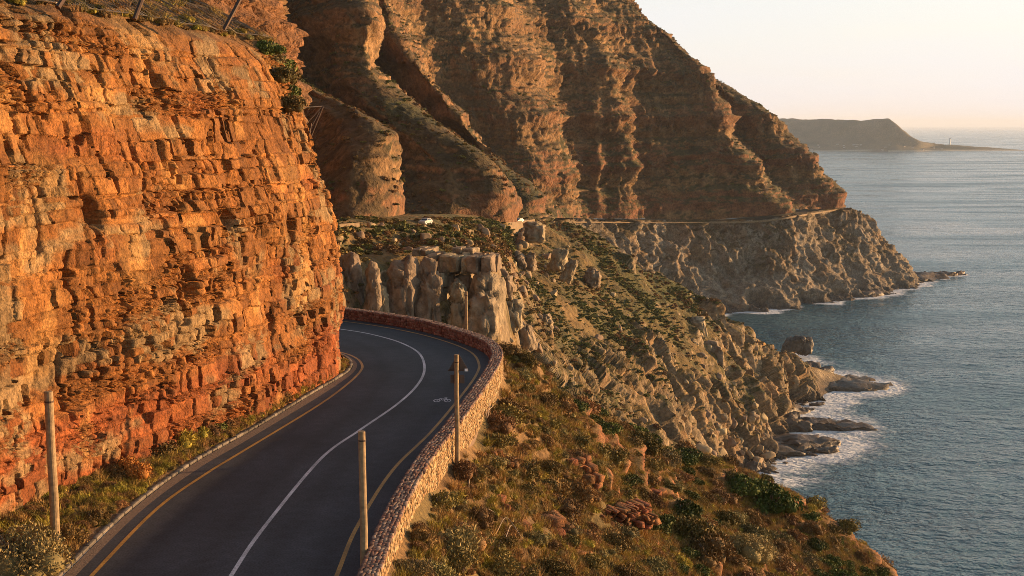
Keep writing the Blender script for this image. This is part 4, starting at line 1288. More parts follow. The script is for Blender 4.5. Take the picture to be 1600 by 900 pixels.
def mat_sea():
    m, nt, b = nodes_of('sea_water')
    N, L = nt.nodes, nt.links
    tc = N.new('ShaderNodeTexCoord')
    at = N.new('ShaderNodeAttribute'); at.attribute_name = 'foam'
    # lacy foam: noise against the shore distance
    n1_ = N.new('ShaderNodeTexNoise'); n1_.inputs['Scale'].default_value = 0.24; n1_.inputs['Detail'].default_value = 8; n1_.inputs['Roughness'].default_value = .74; n1_.inputs['Distortion'].default_value = 1.2
    mp = N.new('ShaderNodeMapping'); mp.inputs['Scale'].default_value = (.7, 1.3, 1)
    L.new(tc.outputs['Object'], mp.inputs['Vector']); L.new(mp.outputs[0], n1_.inputs['Vector'])
    ad = N.new('ShaderNodeMath'); ad.operation = 'ADD'
    ml = N.new('ShaderNodeMath'); ml.operation = 'MULTIPLY'; ml.inputs[1].default_value = 1.0
    L.new(at.outputs['Fac'], ml.inputs[0]); L.new(ml.outputs[0], ad.inputs[0]); L.new(n1_.outputs['Fac'], ad.inputs[1])
    mr = N.new('ShaderNodeMapRange'); mr.inputs['From Min'].default_value = .92; mr.inputs['From Max'].default_value = 1.2
    L.new(ad.outputs[0], mr.inputs['Value'])
    # scattered whitecaps and streaks offshore
    n2_ = N.new('ShaderNodeTexNoise'); n2_.inputs['Scale'].default_value = 0.05; n2_.inputs['Detail'].default_value = 9; n2_.inputs['Roughness'].default_value = .62
    mp2 = N.new('ShaderNodeMapping'); mp2.inputs['Scale'].default_value = (.6, 1.5, 1)
    L.new(tc.outputs['Object'], mp2.inputs['Vector']); L.new(mp2.outputs[0], n2_.inputs['Vector'])
    mr2 = N.new('ShaderNodeMapRange'); mr2.inputs['From Min'].default_value = .70; mr2.inputs['From Max'].default_value = .78; mr2.inputs['To Max'].default_value = .55
    L.new(n2_.outputs['Fac'], mr2.inputs['Value'])
    mxm = N.new('ShaderNodeMath'); mxm.operation = 'MAXIMUM'
    L.new(mr.outputs[0], mxm.inputs[0]); L.new(mr2.outputs[0], mxm.inputs[1])
    rgb = N.new('ShaderNodeMix'); rgb.data_type = 'RGBA'
    n3_ = N.new('ShaderNodeTexNoise'); n3_.inputs['Scale'].default_value = 0.012; n3_.inputs['Detail'].default_value = 4
    L.new(tc.outputs['Object'], n3_.inputs['Vector'])
    mr3 = N.new('ShaderNodeMapRange'); mr3.inputs['From Min'].default_value = .35; mr3.inputs['From Max'].default_value = .65
    L.new(n3_.outputs['Fac'], mr3.inputs['Value']); L.new(mr3.outputs[0], rgb.inputs['Factor'])
    rgb.inputs['A'].default_value = (0.024, 0.074, 0.097, 1); rgb.inputs['B'].default_value = (0.052, 0.125, 0.152, 1)
    mx = N.new('ShaderNodeMix'); mx.data_type = 'RGBA'
    L.new(mxm.outputs[0], mx.inputs['Factor']); L.new(rgb.outputs['Result'], mx.inputs['A']); mx.inputs['B'].default_value = (0.6, 0.61, 0.62, 1)
    L.new(mx.outputs['Result'], b.inputs['Base Color'])
    rr_ = N.new('ShaderNodeMapRange'); rr_.inputs['To Min'].default_value = .14; rr_.inputs['To Max'].default_value = .85
    L.new(mxm.outputs[0], rr_.inputs['Value'])
    # wind patches: rougher and smoother water
    n4_ = N.new('ShaderNodeTexNoise'); n4_.inputs['Scale'].default_value = 0.006; n4_.inputs['Detail'].default_value = 3; n4_.inputs['Distortion'].default_value = .8
    mp4 = N.new('ShaderNodeMapping'); mp4.inputs['Scale'].default_value = (.5, 1.6, 1)
    L.new(tc.outputs['Object'], mp4.inputs['Vector']); L.new(mp4.outputs[0], n4_.inputs['Vector'])
    mr4 = N.new('ShaderNodeMapRange'); mr4.inputs['From Min'].default_value = .35; mr4.inputs['From Max'].default_value = .65; mr4.inputs['To Min'].default_value = -.06; mr4.inputs['To Max'].default_value = .2
    L.new(n4_.outputs['Fac'], mr4.inputs['Value'])
    ad4 = N.new('ShaderNodeMath'); ad4.operation = 'ADD'
    L.new(rr_.outputs[0], ad4.inputs[0]); L.new(mr4.outputs[0], ad4.inputs[1]); L.new(ad4.outputs[0], b.inputs['Roughness'])
    b.inputs['IOR'].default_value = 1.33
    b.inputs['Specular IOR Level'].default_value = .5
    prev = None
    for sc, sx, sy, dist, st in ((0.022, .6, 1.4, 4.5, 0.8), (0.16, .8, 1.25, 2.4, 1.0), (0.5, .9, 1.15, 1.0, 1.0)):
        mpp = N.new('ShaderNodeMapping'); mpp.inputs['Scale'].default_value = (sx, sy, 1); mpp.inputs['Rotation'].default_value = (0, 0, .35)
        nn_ = N.new('ShaderNodeTexNoise'); nn_.inputs['Scale'].default_value = sc; nn_.inputs['Detail'].default_value = 4; nn_.inputs['Distortion'].default_value = .4
        L.new(tc.outputs['Object'], mpp.inputs['Vector']); L.new(mpp.outputs[0], nn_.inputs['Vector'])
        bm = N.new('ShaderNodeBump'); bm.inputs['Distance'].default_value = dist; bm.inputs['Strength'].default_value = st
        L.new(nn_.outputs['Fac'], bm.inputs['Height'])
        if prev is not None: L.new(prev, bm.inputs['Normal'])
        prev = bm.outputs[0]
    L.new(prev, b.inputs['Normal'])
    return m
sea = link('sea', me, mat_sea())
tag(sea, kind='structure')

# ------------------------------------------------------------------ far peninsula with its village and lighthouse
ridge = [(1120, 183), (1180, 182), (1228, 182), (1260, 183), (1285, 183), (1320, 184.5), (1350, 186), (1380, 186), (1392, 190), (1405, 201), (1418, 211), (1435, 219), (1455, 223), (1478, 225.5), (1500, 227), (1530, 229), (1560, 231.5), (1588, 233.5), (1605, 235)]
NRP = 46
cols = []
for (x_, y_) in ridge:
    foot = Pz(x_ - (0 if x_ < 1400 else 0), 236.5 + (0.4 if x_ < 1450 else -0.6 * (x_ - 1450) / 150), 0.0)
    top = P(x_, y_, foot[1] + 250 + max(0, (1400 - x_)) * 4.0)
    beach = foot + np.array([0, 40 + max(0, 1400 - x_) * .5, 6 if x_ < 1480 else 2])
    mid = foot * .42 + top * .58; mid[2] = foot[2] + (top[2]) * .42
    bk = top + np.array([60, 900, -top[2] - 3])
    cols.append(np.stack([sample_col([foot - np.array([0, 0, 4]), foot, beach, mid, top, bk], NRP)])[0])
C = np.stack(cols)
qq = np.linspace(0, len(C) - 1, 300)
G = cr(C, qq)
d = 14 * (ridged(G / np.array([320., 700., 200.]), 3, 701) - .75) * sstep(8, 60, G[..., 2]) + 4 * fbm(G / 60, 3, 703) * sstep(4, 30, G[..., 2])
G[..., 2] += d
n1, s1 = orient(G, gnormals(G))
colP = mixc((0.085, 0.08, 0.045), (0.16, 0.125, 0.075), 0.5 + 0.5 * np.clip(1.5 * fbm(G / 150, 4, 705), -1, 1))
colP = mixc(colP, (0.42, 0.38, 0.31), (1 - sstep(2.5, 6, G[..., 2])) * (G[..., 2] > 0))
peninsula = grid_obj('far_peninsula', G, s1, M_TERR, colP, smooth=True)
PEN = G

# ------------------------------------------------------------------ shrubs and grass
def shrub_mesh(name, seed, nleaf, ll, lw, mat, flat=0.85, nclump=10, spiky=0.3):
    r = np.random.default_rng(seed)
    cc = r.normal(size=(nclump, 3)); cc /= np.linalg.norm(cc, axis=1)[:, None]
    cc *= (r.uniform(0.25, 0.62, nclump))[:, None]
    cc[:, 2] = np.abs(cc[:, 2]) * 0.8 + 0.12
    cr_ = r.uniform(0.26, 0.5, nclump)
    k = r.integers(0, nclump, nleaf)
    dr = r.normal(size=(nleaf, 3)); dr /= np.linalg.norm(dr, axis=1)[:, None]
    dr[:, 2] = np.where(dr[:, 2] < -0.2, -dr[:, 2], dr[:, 2])
    rad = cr_[k] * np.where(r.random(nleaf) < .2, r.uniform(.5, .9, nleaf), r.uniform(.85, 1.12, nleaf))
    pos = cc[k] + dr * rad[:, None]
    pos[:, 2] = np.maximum(pos[:, 2], r.uniform(0.0, .1, nleaf)) * flat
    ax = dr * spiky + r.normal(size=(nleaf, 3)) * 0.5 + np.array([0, 0, .35])
    ax /= np.linalg.norm(ax, axis=1)[:, None]
    sd = np.cross(ax, r.normal(size=(nleaf, 3))); sd /= np.linalg.norm(sd, axis=1)[:, None] + 1e-9
    L_ = ll * r.uniform(.6, 1.4, nleaf)[:, None]; W_ = lw * r.uniform(.6, 1.4, nleaf)[:, None]
    V = np.stack([pos - ax * L_ * .5, pos + sd * W_ * .5, pos + ax * L_ * .5, pos - sd * W_ * .5], 1)
    rnd = np.repeat(np.clip(r.normal(.4, .28, nleaf) + 0.15 * h1(k, seed), 0, 1), 4)
    F = np.arange(nleaf * 4).reshape(-1, 4)
    # solid heart added inside each clump to block light, in darker leaf tones
    iv, if_ = icosphere(2)
    HV, HF, HR = [], [], []
    for j in range(nclump):
        v = iv * cr_[j] * 0.58 * (1 + .25 * noise3(iv * 2.2 + j, seed))[:, None] + cc[j]
        v[:, 2] = np.maximum(v[:, 2], -.05) * flat
        HF.append(if_ + len(iv) * j + nleaf * 4); HV.append(v); HR.append(np.full(len(iv), r.uniform(.05, .35)))
    V = np.concatenate([V.reshape(-1, 3)] + HV)
    rnd = np.concatenate([rnd] + HR)
    HF = np.concatenate(HF)
    # hearts as degenerate-free triangles: separate mesh pass, joined by triangles
    T = np.concatenate([F[:, [0, 1, 2]], F[:, [0, 2, 3]], HF])
    me = mesh_np(name, V, T, attrs={'rnd': rnd})
    me.materials.append(mat)
    return me

def tuft_mesh(name, seed, n, mat, h=1.0, spread=.5):
    r = np.random.default_rng(seed)
    b = r.normal(size=(n, 2)) * .28
    top = b + r.normal(size=(n, 2)) * spread * .6
    hh_ = h * r.uniform(.5, 1.1, n)
    a = r.uniform(0, math.pi, n); w = .035
    dx = np.stack([np.cos(a) * w, np.sin(a) * w], 1)
    z0 = np.zeros(n)
    V = np.stack([np.c_[b - dx, z0], np.c_[b + dx, z0], np.c_[top, hh_]], 1)
    me = mesh_np(name, V.reshape(-1, 3), np.arange(n * 3).reshape(-1, 3), attrs={'rnd': np.repeat(r.random(n), 3)})
    me.materials.append(mat)
    return me

def stem_mesh(name, seed):
    r = np.random.default_rng(seed)
    VV, FF, o_ = [], [], 0
    for k in range(6):
        a = r.uniform(0, 2 * math.pi); e = r.uniform(.25, .6)
        pts = np.array([[0, 0, -.15], [math.cos(a) * e * .3, math.sin(a) * e * .3, .22], [math.cos(a) * e, math.sin(a) * e, .62]])
        v, f = tube(pts, [.05, .035, .015], 5)
        VV.append(v); FF += [[i + o_ for i in list(dict.fromkeys(q_))] for q_ in f]; o_ += len(v)
    me = bpy.data.meshes.new(name)
    me.from_pydata([tuple(v) for v in np.concatenate(VV)], [], FF)
    me.materials.append(M_STEM)
    return me

KINDS = {}
for kn_, mt_, n_, l_, w_, sp_ in [('olive', 'olive', 2400, .11, .05, .4), ('brown', 'brown', 2600, .13, .035, .5), ('green', 'green', 2300, .12, .07, .3), ('grey', 'grey', 2500, .12, .04, .5), ('yellow', 'yellow', 1700, .15, .03, .7), ('rust', 'rust', 1700, .1, .045, .4)]:
    KINDS[kn_] = [shrub_mesh('foliage', 40 * i + 7 + 1000 * len(KINDS), n_, l_, w_, M_LEAF[mt_], flat=(.75, .95, .85)[i], nclump=(11, 9, 13)[i], spiky=sp_) for i in range(3)]
KINDS['greyfine'] = [shrub_mesh('foliage', 4400 + i, 7500, .06, .026, M_LEAF['grey'], flat=(.8, .95, .85)[i], nclump=(20, 17, 22)[i], spiky=.4) for i in range(3)]
STEMS = [stem_mesh('stem', 900 + i) for i in range(3)]
TUFTS = [tuft_mesh('grass_tuft', 70 + i, 90, M_LEAF['straw'], 1.0, .7) for i in range(2)] + [tuft_mesh('grass_tuft', 80, 90, M_LEAF['yellow'], .9, .8)]

# depth buffer of the near slope: is a spot in view?
BW, BH = 400, 225
px_, py_ = proj(G_N)
dd_ = G_N[..., 1]
zbuf = np.full((BW, BH), 1e9)
ix, iy = (px_ / 4).astype(int), (py_ / 4).astype(int)
okb = (ix >= 0) & (ix < BW) & (iy >= 0) & (iy < BH)
np.minimum.at(zbuf, (ix[okb], iy[okb]), dd_[okb])
def seen(p, slack=2.5, up=0.5):
    x_, y_ = proj(np.asarray(p) + np.array([0, 0, up]))
    i, j = np.floor(np.asarray(x_) / 4).astype(int), np.floor(np.asarray(y_) / 4).astype(int)
    ok_ = (i >= 0) & (i < BW) & (j >= 0) & (j < BH)
    zb = np.where(ok_, zbuf[np.clip(i, 0, BW - 1), np.clip(j, 0, BH - 1)], -1e9)
    return ok_ & (np.asarray(p)[..., 1] < zb + slack)
_D = np.arange(28, 130, .08)
def hit_near(px, py):
    q_ = np.stack([P(px, py, 1.0) for _ in (0,)])[0] - np.array([0, 0, CAM_H])
    pts = q_[None] * _D[:, None] + np.array([0, 0, CAM_H])
    gz = near_ground(pts[:, 0], pts[:, 1])
    below = np.where((pts[:, 2] < gz) & (pts[:, 0] > xwall(pts[:, 1]) + .1))[0]
    i = below[0] if len(below) else len(_D) // 2
    return np.array([pts[i, 0], pts[i, 1], gz[i]])

def shrub(kind, pos, r, label, group, i=0, hgt=1.0, name='shrub', rz=None, cat='shrub', sink=0.06):
    root = empty(name, (pos[0], pos[1], pos[2] - sink * r), random.uniform(0, 6.28) if rz is None else rz)
    root.scale = (r, r, r * hgt)
    f = link('foliage', KINDS[kind][i % 3], None, root)
    s = link('stem', STEMS[i % 3], None, root)
    tag(root, label, cat, group)
    return root

# shrubs one can point to on the near slope
FEAT = [
    (812, 540, 1.25, 'green', 'dark green spreading bush right behind the bend of the wall'),
    (825, 565, .9, 'olive', 'olive mound below the dark green bush at the wall bend'),
    (622, 842, .62, 'green', 'bright green leafy shrub growing against the foot of the wall'),
    (640, 895, .8, 'grey', 'grey-green shrub beside the wall at the bottom edge'),
    (1165, 868, 2.2, 'greyfine', 'large pale grey-green bush low on the slope above the sea'),
    (1205, 790, 2.3, 'green', 'dense green bush on the skyline of the slope against the surf'),
    (1160, 765, 2.2, 'green', 'dark green bush beneath the cove on the slope edge'),
    (1190, 776, 2.1, 'green', 'rounded green bush between two skyline bushes above the sea'),
    (1135, 745, 1.3, 'olive', 'olive bush at the upper end of the skyline bushes'),
    (1068, 800, 1.7, 'green', 'bright green bush above the shaded hollow'),
    (1085, 845, 2.0, 'olive', 'yellowish olive bush under the bright green bush'),
    (1110, 870, 2.0, 'brown', 'brown twiggy bush at the lower middle of the slope'),
    (1060, 880, 1.1, 'yellow', 'yellow-green clump by the fallen red stones'),
    (905, 775, 1.35, 'brown', 'brown bristly shrub inside the red rock hollow'),
    (860, 770, 1.25, 'brown', 'grey-brown dome shrub above the rock ledge'),
    (690, 790, 1.0, 'olive', 'broad olive shrub lying on bare soil below the wall'),
    (724, 742, .9, 'brown', 'dark brown shrub beside the foot of the signpost'),
    (738, 742, .9, 'olive', 'rounded olive shrub down-slope from the signpost'),
    (780, 690, .95, 'olive', 'wide dark shrub on the slope halfway along the wall'),
    (750, 660, .8, 'brown', 'brown mound close under the wall beyond the signpost'),
    (880, 640, 1.1, 'brown', 'tall brown bush beside the bare rock path'),
    (870, 615, .85, 'olive', 'dark tangled bush above the bare rock path'),
    (770, 620, .75, 'yellow', 'yellowish shrub between the wall and the bare path'),
    (775, 595, .7, 'brown', 'small brown shrub tucked under the bend of the wall'),
    (900, 600, 1.1, 'green', 'green bush on the ridge just right of the bare path'),
    (925, 628, 1.1, 'green', 'second green bush down the ridge from the path'),
    (948, 652, 1.1, 'green', 'third green bush down the ridge from the path'),
    (875, 578, 1.0, 'green', 'topmost green bush of the ridge below the bend'),
    (1015, 755, 1.0, 'brown', 'brown shrub on top of the red ledge'),
    (1300, 850, 1.2, 'brown', 'brown shrub near the outer end of the slope skyline'),
    (1265, 825, 1.2, 'brown', 'rusty brown shrub on the outer skyline of the slope'),
    (1345, 872, 1.1, 'brown', 'last brown shrub on the slope above the open sea'),
    (1230, 812, 1.0, 'brown', 'brown clump right of the green skyline bushes'),
    (1040, 700, .8, 'olive', 'small olive bush on the skyline below the granite slabs'),
]
taken = []
for i, (px, py, r, kd, lb) in enumerate(FEAT):
    c = hit_near(px, py + 6)
    shrub(kd, c, r, lb, 'shrubs on the slope outside the wall', i)
    taken.append((c[0], c[1], r))
GEN_KIND = {'olive': 'olive shrub', 'brown': 'brown twiggy shrub', 'green': 'green shrub', 'grey': 'grey-green shrub', 'yellow': 'yellowish shrub'}
SLOPE_MARKS = [('the dark green bush at the wall bend', 812, 540), ('the bright leafy shrub by the wall', 622, 842), ('the large pale bush above the sea', 1165, 868), ('the dense green skyline bush', 1205, 790),
    ('the bright green bush over the hollow', 1068, 800), ('the red rock hollow', 905, 775), ('the signpost', 712, 725), ('the bare rock path', 860, 640), ('the overhanging red ledge', 960, 812), ('the ochre rock knob', 895, 840),
    ('the sprawling dead branch', 785, 855), ('the low red rock lump', 770, 712), ('the red rib under the skyline', 1010, 690), ('the last shrub over the open sea', 1345, 872), ('the topmost green ridge bush', 875, 578),
    ('the third green ridge bush', 948, 652), ('the broken end of the ledge', 1030, 770), ('the rusty shrub on the outer skyline', 1265, 825), ('the brown twiggy bush on the lower slope', 1110, 870), ('the wall halfway to the bend', 690, 680), ('the grey-green shrub by the wall foot', 640, 895)]
GEN_LABEL = {'olive': 'small olive shrub among many alike on the dry slope outside the wall', 'brown': 'small brown twiggy shrub among many alike on the dry slope outside the wall',
             'green': 'small green shrub among many alike on the dry slope outside the wall', 'grey': 'small grey-green shrub among many alike on the dry slope outside the wall', 'yellow': 'small yellowish shrub among many alike on the dry slope outside the wall'}
rs = np.random.default_rng(21)
yy = rs.uniform(31, 112, 9000); xx = np.maximum(xwall(yy), -5.0 + 0.06 * (yy - 80)) + .45 + rs.uniform(0, 1, 9000) ** .9 * 44
zz = near_ground(xx, yy)
pp = np.stack([xx, yy, zz], 1)
vis = seen(pp, 5.0)
pxp, pyp = proj(pp)
bare = np.exp(-(((pxp - 800) / 40) ** 2 + ((pyp - 620) / 14) ** 2)) + np.exp(-(((pxp - 940) / 70) ** 2 + ((pyp - 815) / 28) ** 2)) + .5 * np.exp(-(((pxp - 860) / 25) ** 2 + ((pyp - 655) / 25) ** 2))
dens = sstep(-.35, .25, fbm(pp / 7, 3, 801)) * (1 - np.clip(bare, 0, 1))
cand = np.where(vis & (rs.random(9000) < .15 + .85 * dens))[0]
n_ind = 0
SMALL = []
tk = np.array(taken)
for i in cand:
    r = rs.uniform(.55, 1.3) * (1 + .3 * (yy[i] > 75))
    dmin_ = np.min(np.hypot(tk[:, 0] - xx[i], tk[:, 1] - yy[i]) - tk[:, 2] * .75)
    if dmin_ < r * .45: continue
    if n_ind < 262:
        g_ = fbm(pp[i:i + 1] / 9, 2, 805)[0] + rs.normal() * .3
        far_ = (pxp[i] > 1080)
        kd = 'green' if (g_ > (.35 if far_ else .55)) else 'yellow' if g_ < -.75 else rs.choice(['olive', 'brown', 'brown', 'grey', 'olive'])
        sz_ = 'tiny' if r < .7 else 'small' if r < .9 else 'middling' if r < 1.15 else 'large'
        lb_ = autolabel(sz_ + ' ' + GEN_KIND[kd], pxp[i], pyp[i], SLOPE_MARKS, 'wallward of', 'seaward of')
        shrub(kd, pp[i], r, lb_, 'shrubs on the slope outside the wall', int(rs.integers(0, 3)), rs.uniform(.75, 1.1))
        tk = np.concatenate([tk, [[xx[i], yy[i], r]]])
        n_ind += 1

# ---- scatter by geometry nodes, for what nobody could count
def variant_collection(name, meshes):
    c = bpy.data.collections.new(name)
    for i, me in enumerate(meshes):
        c.objects.link(bpy.data.objects.new('%s_kind_%02d' % (name, i), me))
    return c
def scatter(name, pts, rot, scl, idx, coll, label=None):
    me = bpy.data.meshes.new(name)
    me.vertices.add(len(pts))
    me.vertices.foreach_set('co', np.ascontiguousarray(pts, dtype=np.float32).ravel())
    a = me.attributes.new('rot', 'FLOAT_VECTOR', 'POINT'); a.data.foreach_set('vector', np.ascontiguousarray(rot, dtype=np.float32).ravel())
    a = me.attributes.new('scl', 'FLOAT_VECTOR', 'POINT'); a.data.foreach_set('vector', np.ascontiguousarray(scl, dtype=np.float32).ravel())
    a = me.attributes.new('idx', 'INT', 'POINT'); a.data.foreach_set('value', np.ascontiguousarray(idx, dtype=np.int32))
    me.update()
    o = link(name, me)
    nt = bpy.data.node_groups.new(name + '_nodes', 'GeometryNodeTree')
    nt.interface.new_socket('Geometry', in_out='INPUT', socket_type='NodeSocketGeometry')
    nt.interface.new_socket('Geometry', in_out='OUTPUT', socket_type='NodeSocketGeometry')
    N, L = nt.nodes, nt.links
    gi, go = N.new('NodeGroupInput'), N.new('NodeGroupOutput')
    iop = N.new('GeometryNodeInstanceOnPoints')
    ci_ = N.new('GeometryNodeCollectionInfo')
    ci_.inputs['Collection'].default_value = coll
    ci_.inputs['Separate Children'].default_value = True
    ci_.inputs['Reset Children'].default_value = True
    def na(n_, t_):
        x = N.new('GeometryNodeInputNamedAttribute'); x.data_type = t_; x.inputs['Name'].default_value = n_
        return next(s_ for s_ in x.outputs if s_.enabled and s_.name == 'Attribute')
    e2r = N.new('FunctionNodeEulerToRotation')
    L.new(na('rot', 'FLOAT_VECTOR'), e2r.inputs[0])
    iop.inputs['Pick Instance'].default_value = True
    L.new(gi.outputs[0], iop.inputs['Points']); L.new(ci_.outputs[0], iop.inputs['Instance'])
    L.new(na('idx', 'INT'), iop.inputs['Instance Index']); L.new(e2r.outputs[0], iop.inputs['Rotation']); L.new(na('scl', 'FLOAT_VECTOR'), iop.inputs['Scale'])
    L.new(iop.outputs[0], go.inputs[0])
    md = o.modifiers.new('scatter', 'NODES')
    md.node_group = nt
    tag(o, label, kind='stuff')
    return o
def rand_rot(n, r):
    return np.stack([r.normal(0, .12, n), r.normal(0, .12, n), r.uniform(0, 6.28, n)], 1)

# low ground cover on the near slope: dry grass and knee-high scrub
n_ = 130000
yy = rs.uniform(30, 114, n_); xx = np.maximum(xwall(yy), -5.0 + 0.06 * (yy - 80)) + .25 + rs.uniform(0, 1, n_) ** .85 * 44
zz = near_ground(xx, yy); pp = np.stack([xx, yy, zz - .02], 1)
pxp, pyp = proj(pp)
bare = np.exp(-(((pxp - 800) / 35) ** 2 + ((pyp - 620) / 12) ** 2)) + np.exp(-(((pxp - 940) / 60) ** 2 + ((pyp - 820) / 22) ** 2))
dens = .45 + .55 * sstep(-.4, .3, fbm(pp / 5, 3, 811))
k_ = np.where(seen(pp, 6.0, .3) & (rs.random(n_) < dens * (1 - .9 * np.clip(bare, 0, 1))))[0]
COVER = variant_collection('ground_cover_kinds', TUFTS + [KINDS['brown'][0], KINDS['olive'][0], KINDS['grey'][1], KINDS['yellow'][1], KINDS['brown'][2]])
gsel = fbm(pp[k_] / 4, 2, 815)
idx = np.where(rs.random(len(k_)) < .66 - .2 * gsel, rs.integers(0, 3, len(k_)), rs.integers(3, 8, len(k_)))
sc = np.where(idx < 3, rs.uniform(.2, .5, len(k_)), rs.uniform(.14, .5, len(k_)))
scatter('ground_cover', pp[k_], rand_rot(len(k_), rs), np.stack([sc, sc, sc * rs.uniform(.7, 1.1, len(k_))], 1), idx, COVER, 'low dry grass and scrub covering the slope outside the wall')

# ---- verge plants at the foot of the cliff
def at_verge(px, py):
    best = None
    ppx, ppy = proj(g)
    d_ = (ppx - px) ** 2 + (ppy - py) ** 2
    i = np.unravel_index(np.argmin(d_), d_.shape)
    return g[i]
VERGE = [
    (30, 890, 1.75, 'greyfine', 'large grey-green flowering bush at the foot of the wooden pole by the cliff'),
    (110, 850, .75, 'brown', 'brown shrub just right of the pole at the cliff foot'),
    (150, 815, .6, 'brown', 'low brown shrub on the verge beyond the pole'),
    (185, 770, .6, 'yellow', 'yellow-green tuft before the orange bush'),
    (213, 748, 1.0, 'rust', 'bright orange bush on the verge under the cliff'),
    (180, 745, .6, 'brown', 'brown shrub left of the orange bush'),
    (250, 712, .85, 'olive', 'dark olive shrub right behind the orange bush'),
    (285, 692, .95, 'yellow', 'yellow-green grassy clump on the verge'),
    (315, 672, .85, 'brown', 'brown bristly shrub in the middle of the verge'),
    (345, 658, .8, 'brown', 'brown shrub with dry flower heads along the verge'),
    (375, 650, .7, 'olive', 'olive shrub against the cliff near the bend'),
    (410, 636, .6, 'olive', 'low olive shrub near the far end of the verge'),
    (440, 622, .6, 'brown', 'round brown shrub against the red rock near the bend'),
    (470, 606, .5, 'olive', 'small shrub where the verge narrows'),
    (300, 655, .7, 'yellow', 'yellow shrub pressed against the cliff foot'),
    (335, 640, .6, 'green', 'small green shrub at the cliff foot'),
]
for i, (px, py, r, kd, lb) in enumerate(VERGE):
    c = at_verge(px, py)
    shrub(kd, c, r, lb, 'plants on the verge under the cliff', i, name='shrub')
vi = g.reshape(-1, 3)
vi = vi[(vi[:, 1] > 31) & (vi[:, 1] < 66)]
k_ = rs.integers(0, len(vi), 2600)
pv = vi[k_] + np.c_[rs.normal(0, .1, (2600, 2)), np.full(2600, -.02)]
dk_ = np.min(np.hypot(pv[:, None, 0] - kc[None, ::10, 0], pv[:, None, 1] - kc[None, ::10, 1]), 1)
pv = pv[dk_ > .42]
sc = rs.uniform(.14, .36, len(pv))
scatter('verge_grass', pv, rand_rot(len(pv), rs), np.stack([sc, sc, sc], 1), rs.choice([0, 1, 2, 2, 3, 4, 6], len(pv)), COVER, 'dry grass and low growth along the verge under the cliff')

# bushes on the shoulder of the near cliff
SHO = [(428, 112, 1.5, 'green', 'green bush hanging on the cliff shoulder beside the tall lit buttress'), (440, 140, 1.4, 'olive', 'broad olive bush on the shoulder of the near cliff'), (450, 172, 1.2, 'olive', 'olive bush lowest on the cliff shoulder'), (416, 86, 1.2, 'green', 'dark bush at the top corner of the near cliff'),
    (446, 156, 1.1, 'green', 'small green bush between the two lower olive bushes of the shoulder'), (434, 126, 1.2, 'olive', 'olive bush just under the green bush of the shoulder'), (425, 98, 1.1, 'grey', 'pale bush tucked below the top corner of the near cliff')]
pcx, pcy = proj(G_C)
for i, (px, py, r, kd, lb) in enumerate(SHO):
    d_ = (pcx - px) ** 2 + (pcy - py) ** 2
    d_ = np.where(G_C[..., 1] < 62, 1e9, d_)
    c = G_C[np.unravel_index(np.argmin(d_), d_.shape)]
    shrub(kd, c, r, lb, 'bushes on the cliff shoulder', i)
sel_ = (HH > 16.6) & (HH < 22) & (SS > 30) & (SS < 66)
tp = G_C[sel_]
k_ = rs.integers(0, len(tp), 900)
sc = rs.uniform(.15, .45, 900)
scatter('clifftop_scrub', tp[k_], rand_rot(900, rs), np.stack([sc, sc, sc], 1), rs.integers(0, 8, 900), COVER, 'dry scrub on the slope above the near cliff under the netting')

# ---- scrub on the granite slope and on the mountain spurs
LOW = [shrub_mesh('distant_foliage', 300 + i, 130, .3, .2, M_LEAF[m_], flat=.8, nclump=5) for i, m_ in enumerate(['olive', 'brown', 'scrubgreen', 'olive'])]
SCRUB = variant_collection('scrub_kinds', LOW)
def scrub_on(name, Gr, veg_, n, smin, smax, label, dmax=1e9, pxr=(-50, 1650), pyr=(-50, 950), power=1.0, green=0.0):
    v = Gr.reshape(-1, 3); w = veg_.ravel().copy()
    px, py = proj(v)
    w[(px < pxr[0]) | (px > pxr[1]) | (py < pyr[0]) | (py > pyr[1]) | (v[:, 1] > dmax) | (v[:, 2] < 8)] = 0
    du = np.linalg.norm(np.gradient(Gr, axis=0), axis=-1) * np.linalg.norm(np.gradient(Gr, axis=1), axis=-1)
    w = w ** power * du.ravel()
    k = rs.choice(len(v), n, p=w / w.sum())
    s_ = rs.uniform(0, 1, n) ** 2 * (smax - smin) + smin
    gsel_ = fbm(v[k] / 22, 3, 821) + rs.normal(0, .25, n)
    id_ = np.where(gsel_ > .25 - green, 2, np.where(gsel_ < -.2, 1, rs.choice([0, 3], n)))
    p0 = v[k] + np.c_[rs.normal(0, .4, (n, 2)), -.15 * s_]
    return scatter(name, p0, rand_rot(n, rs), np.stack([s_ * 1.15, s_ * 1.15, s_ * rs.uniform(.6, 1.0, n)], 1), id_, SCRUB, label)
scrub_on('crest_scrub', G_G, VEG_G * crestg * (.15 + streak), 2600, .6, 1.9, 'green scrub along the crest of the middle spur', pxr=(820, 1240), pyr=(335, 620), green=.6)
scrub_on('slope_scrub', G_G, VEG_G * (.12 + streak), 8000, .4, 1.6, 'dark green and brown scrub covering the granite slope', pxr=(500, 1260), pyr=(340, 760))
scrub_on('shelf_scrub', G_G, VEG_G * 0 + 1.0, 1100, .7, 2.4, 'dense bushes on the shelf above the granite pillars', pxr=(515, 800), pyr=(356, 398), green=.3)
scrub_on('mountain_scrub', G_M, VEG_M, 3800, .5, 1.5, 'dark scrub covering the mountain spurs', dmax=620, pxr=(390, 900))
scrub_on('far_mountain_scrub', G_M, VEG_M, 3500, .8, 2.2, 'scrub on the far mountain wall', pxr=(600, 1330))

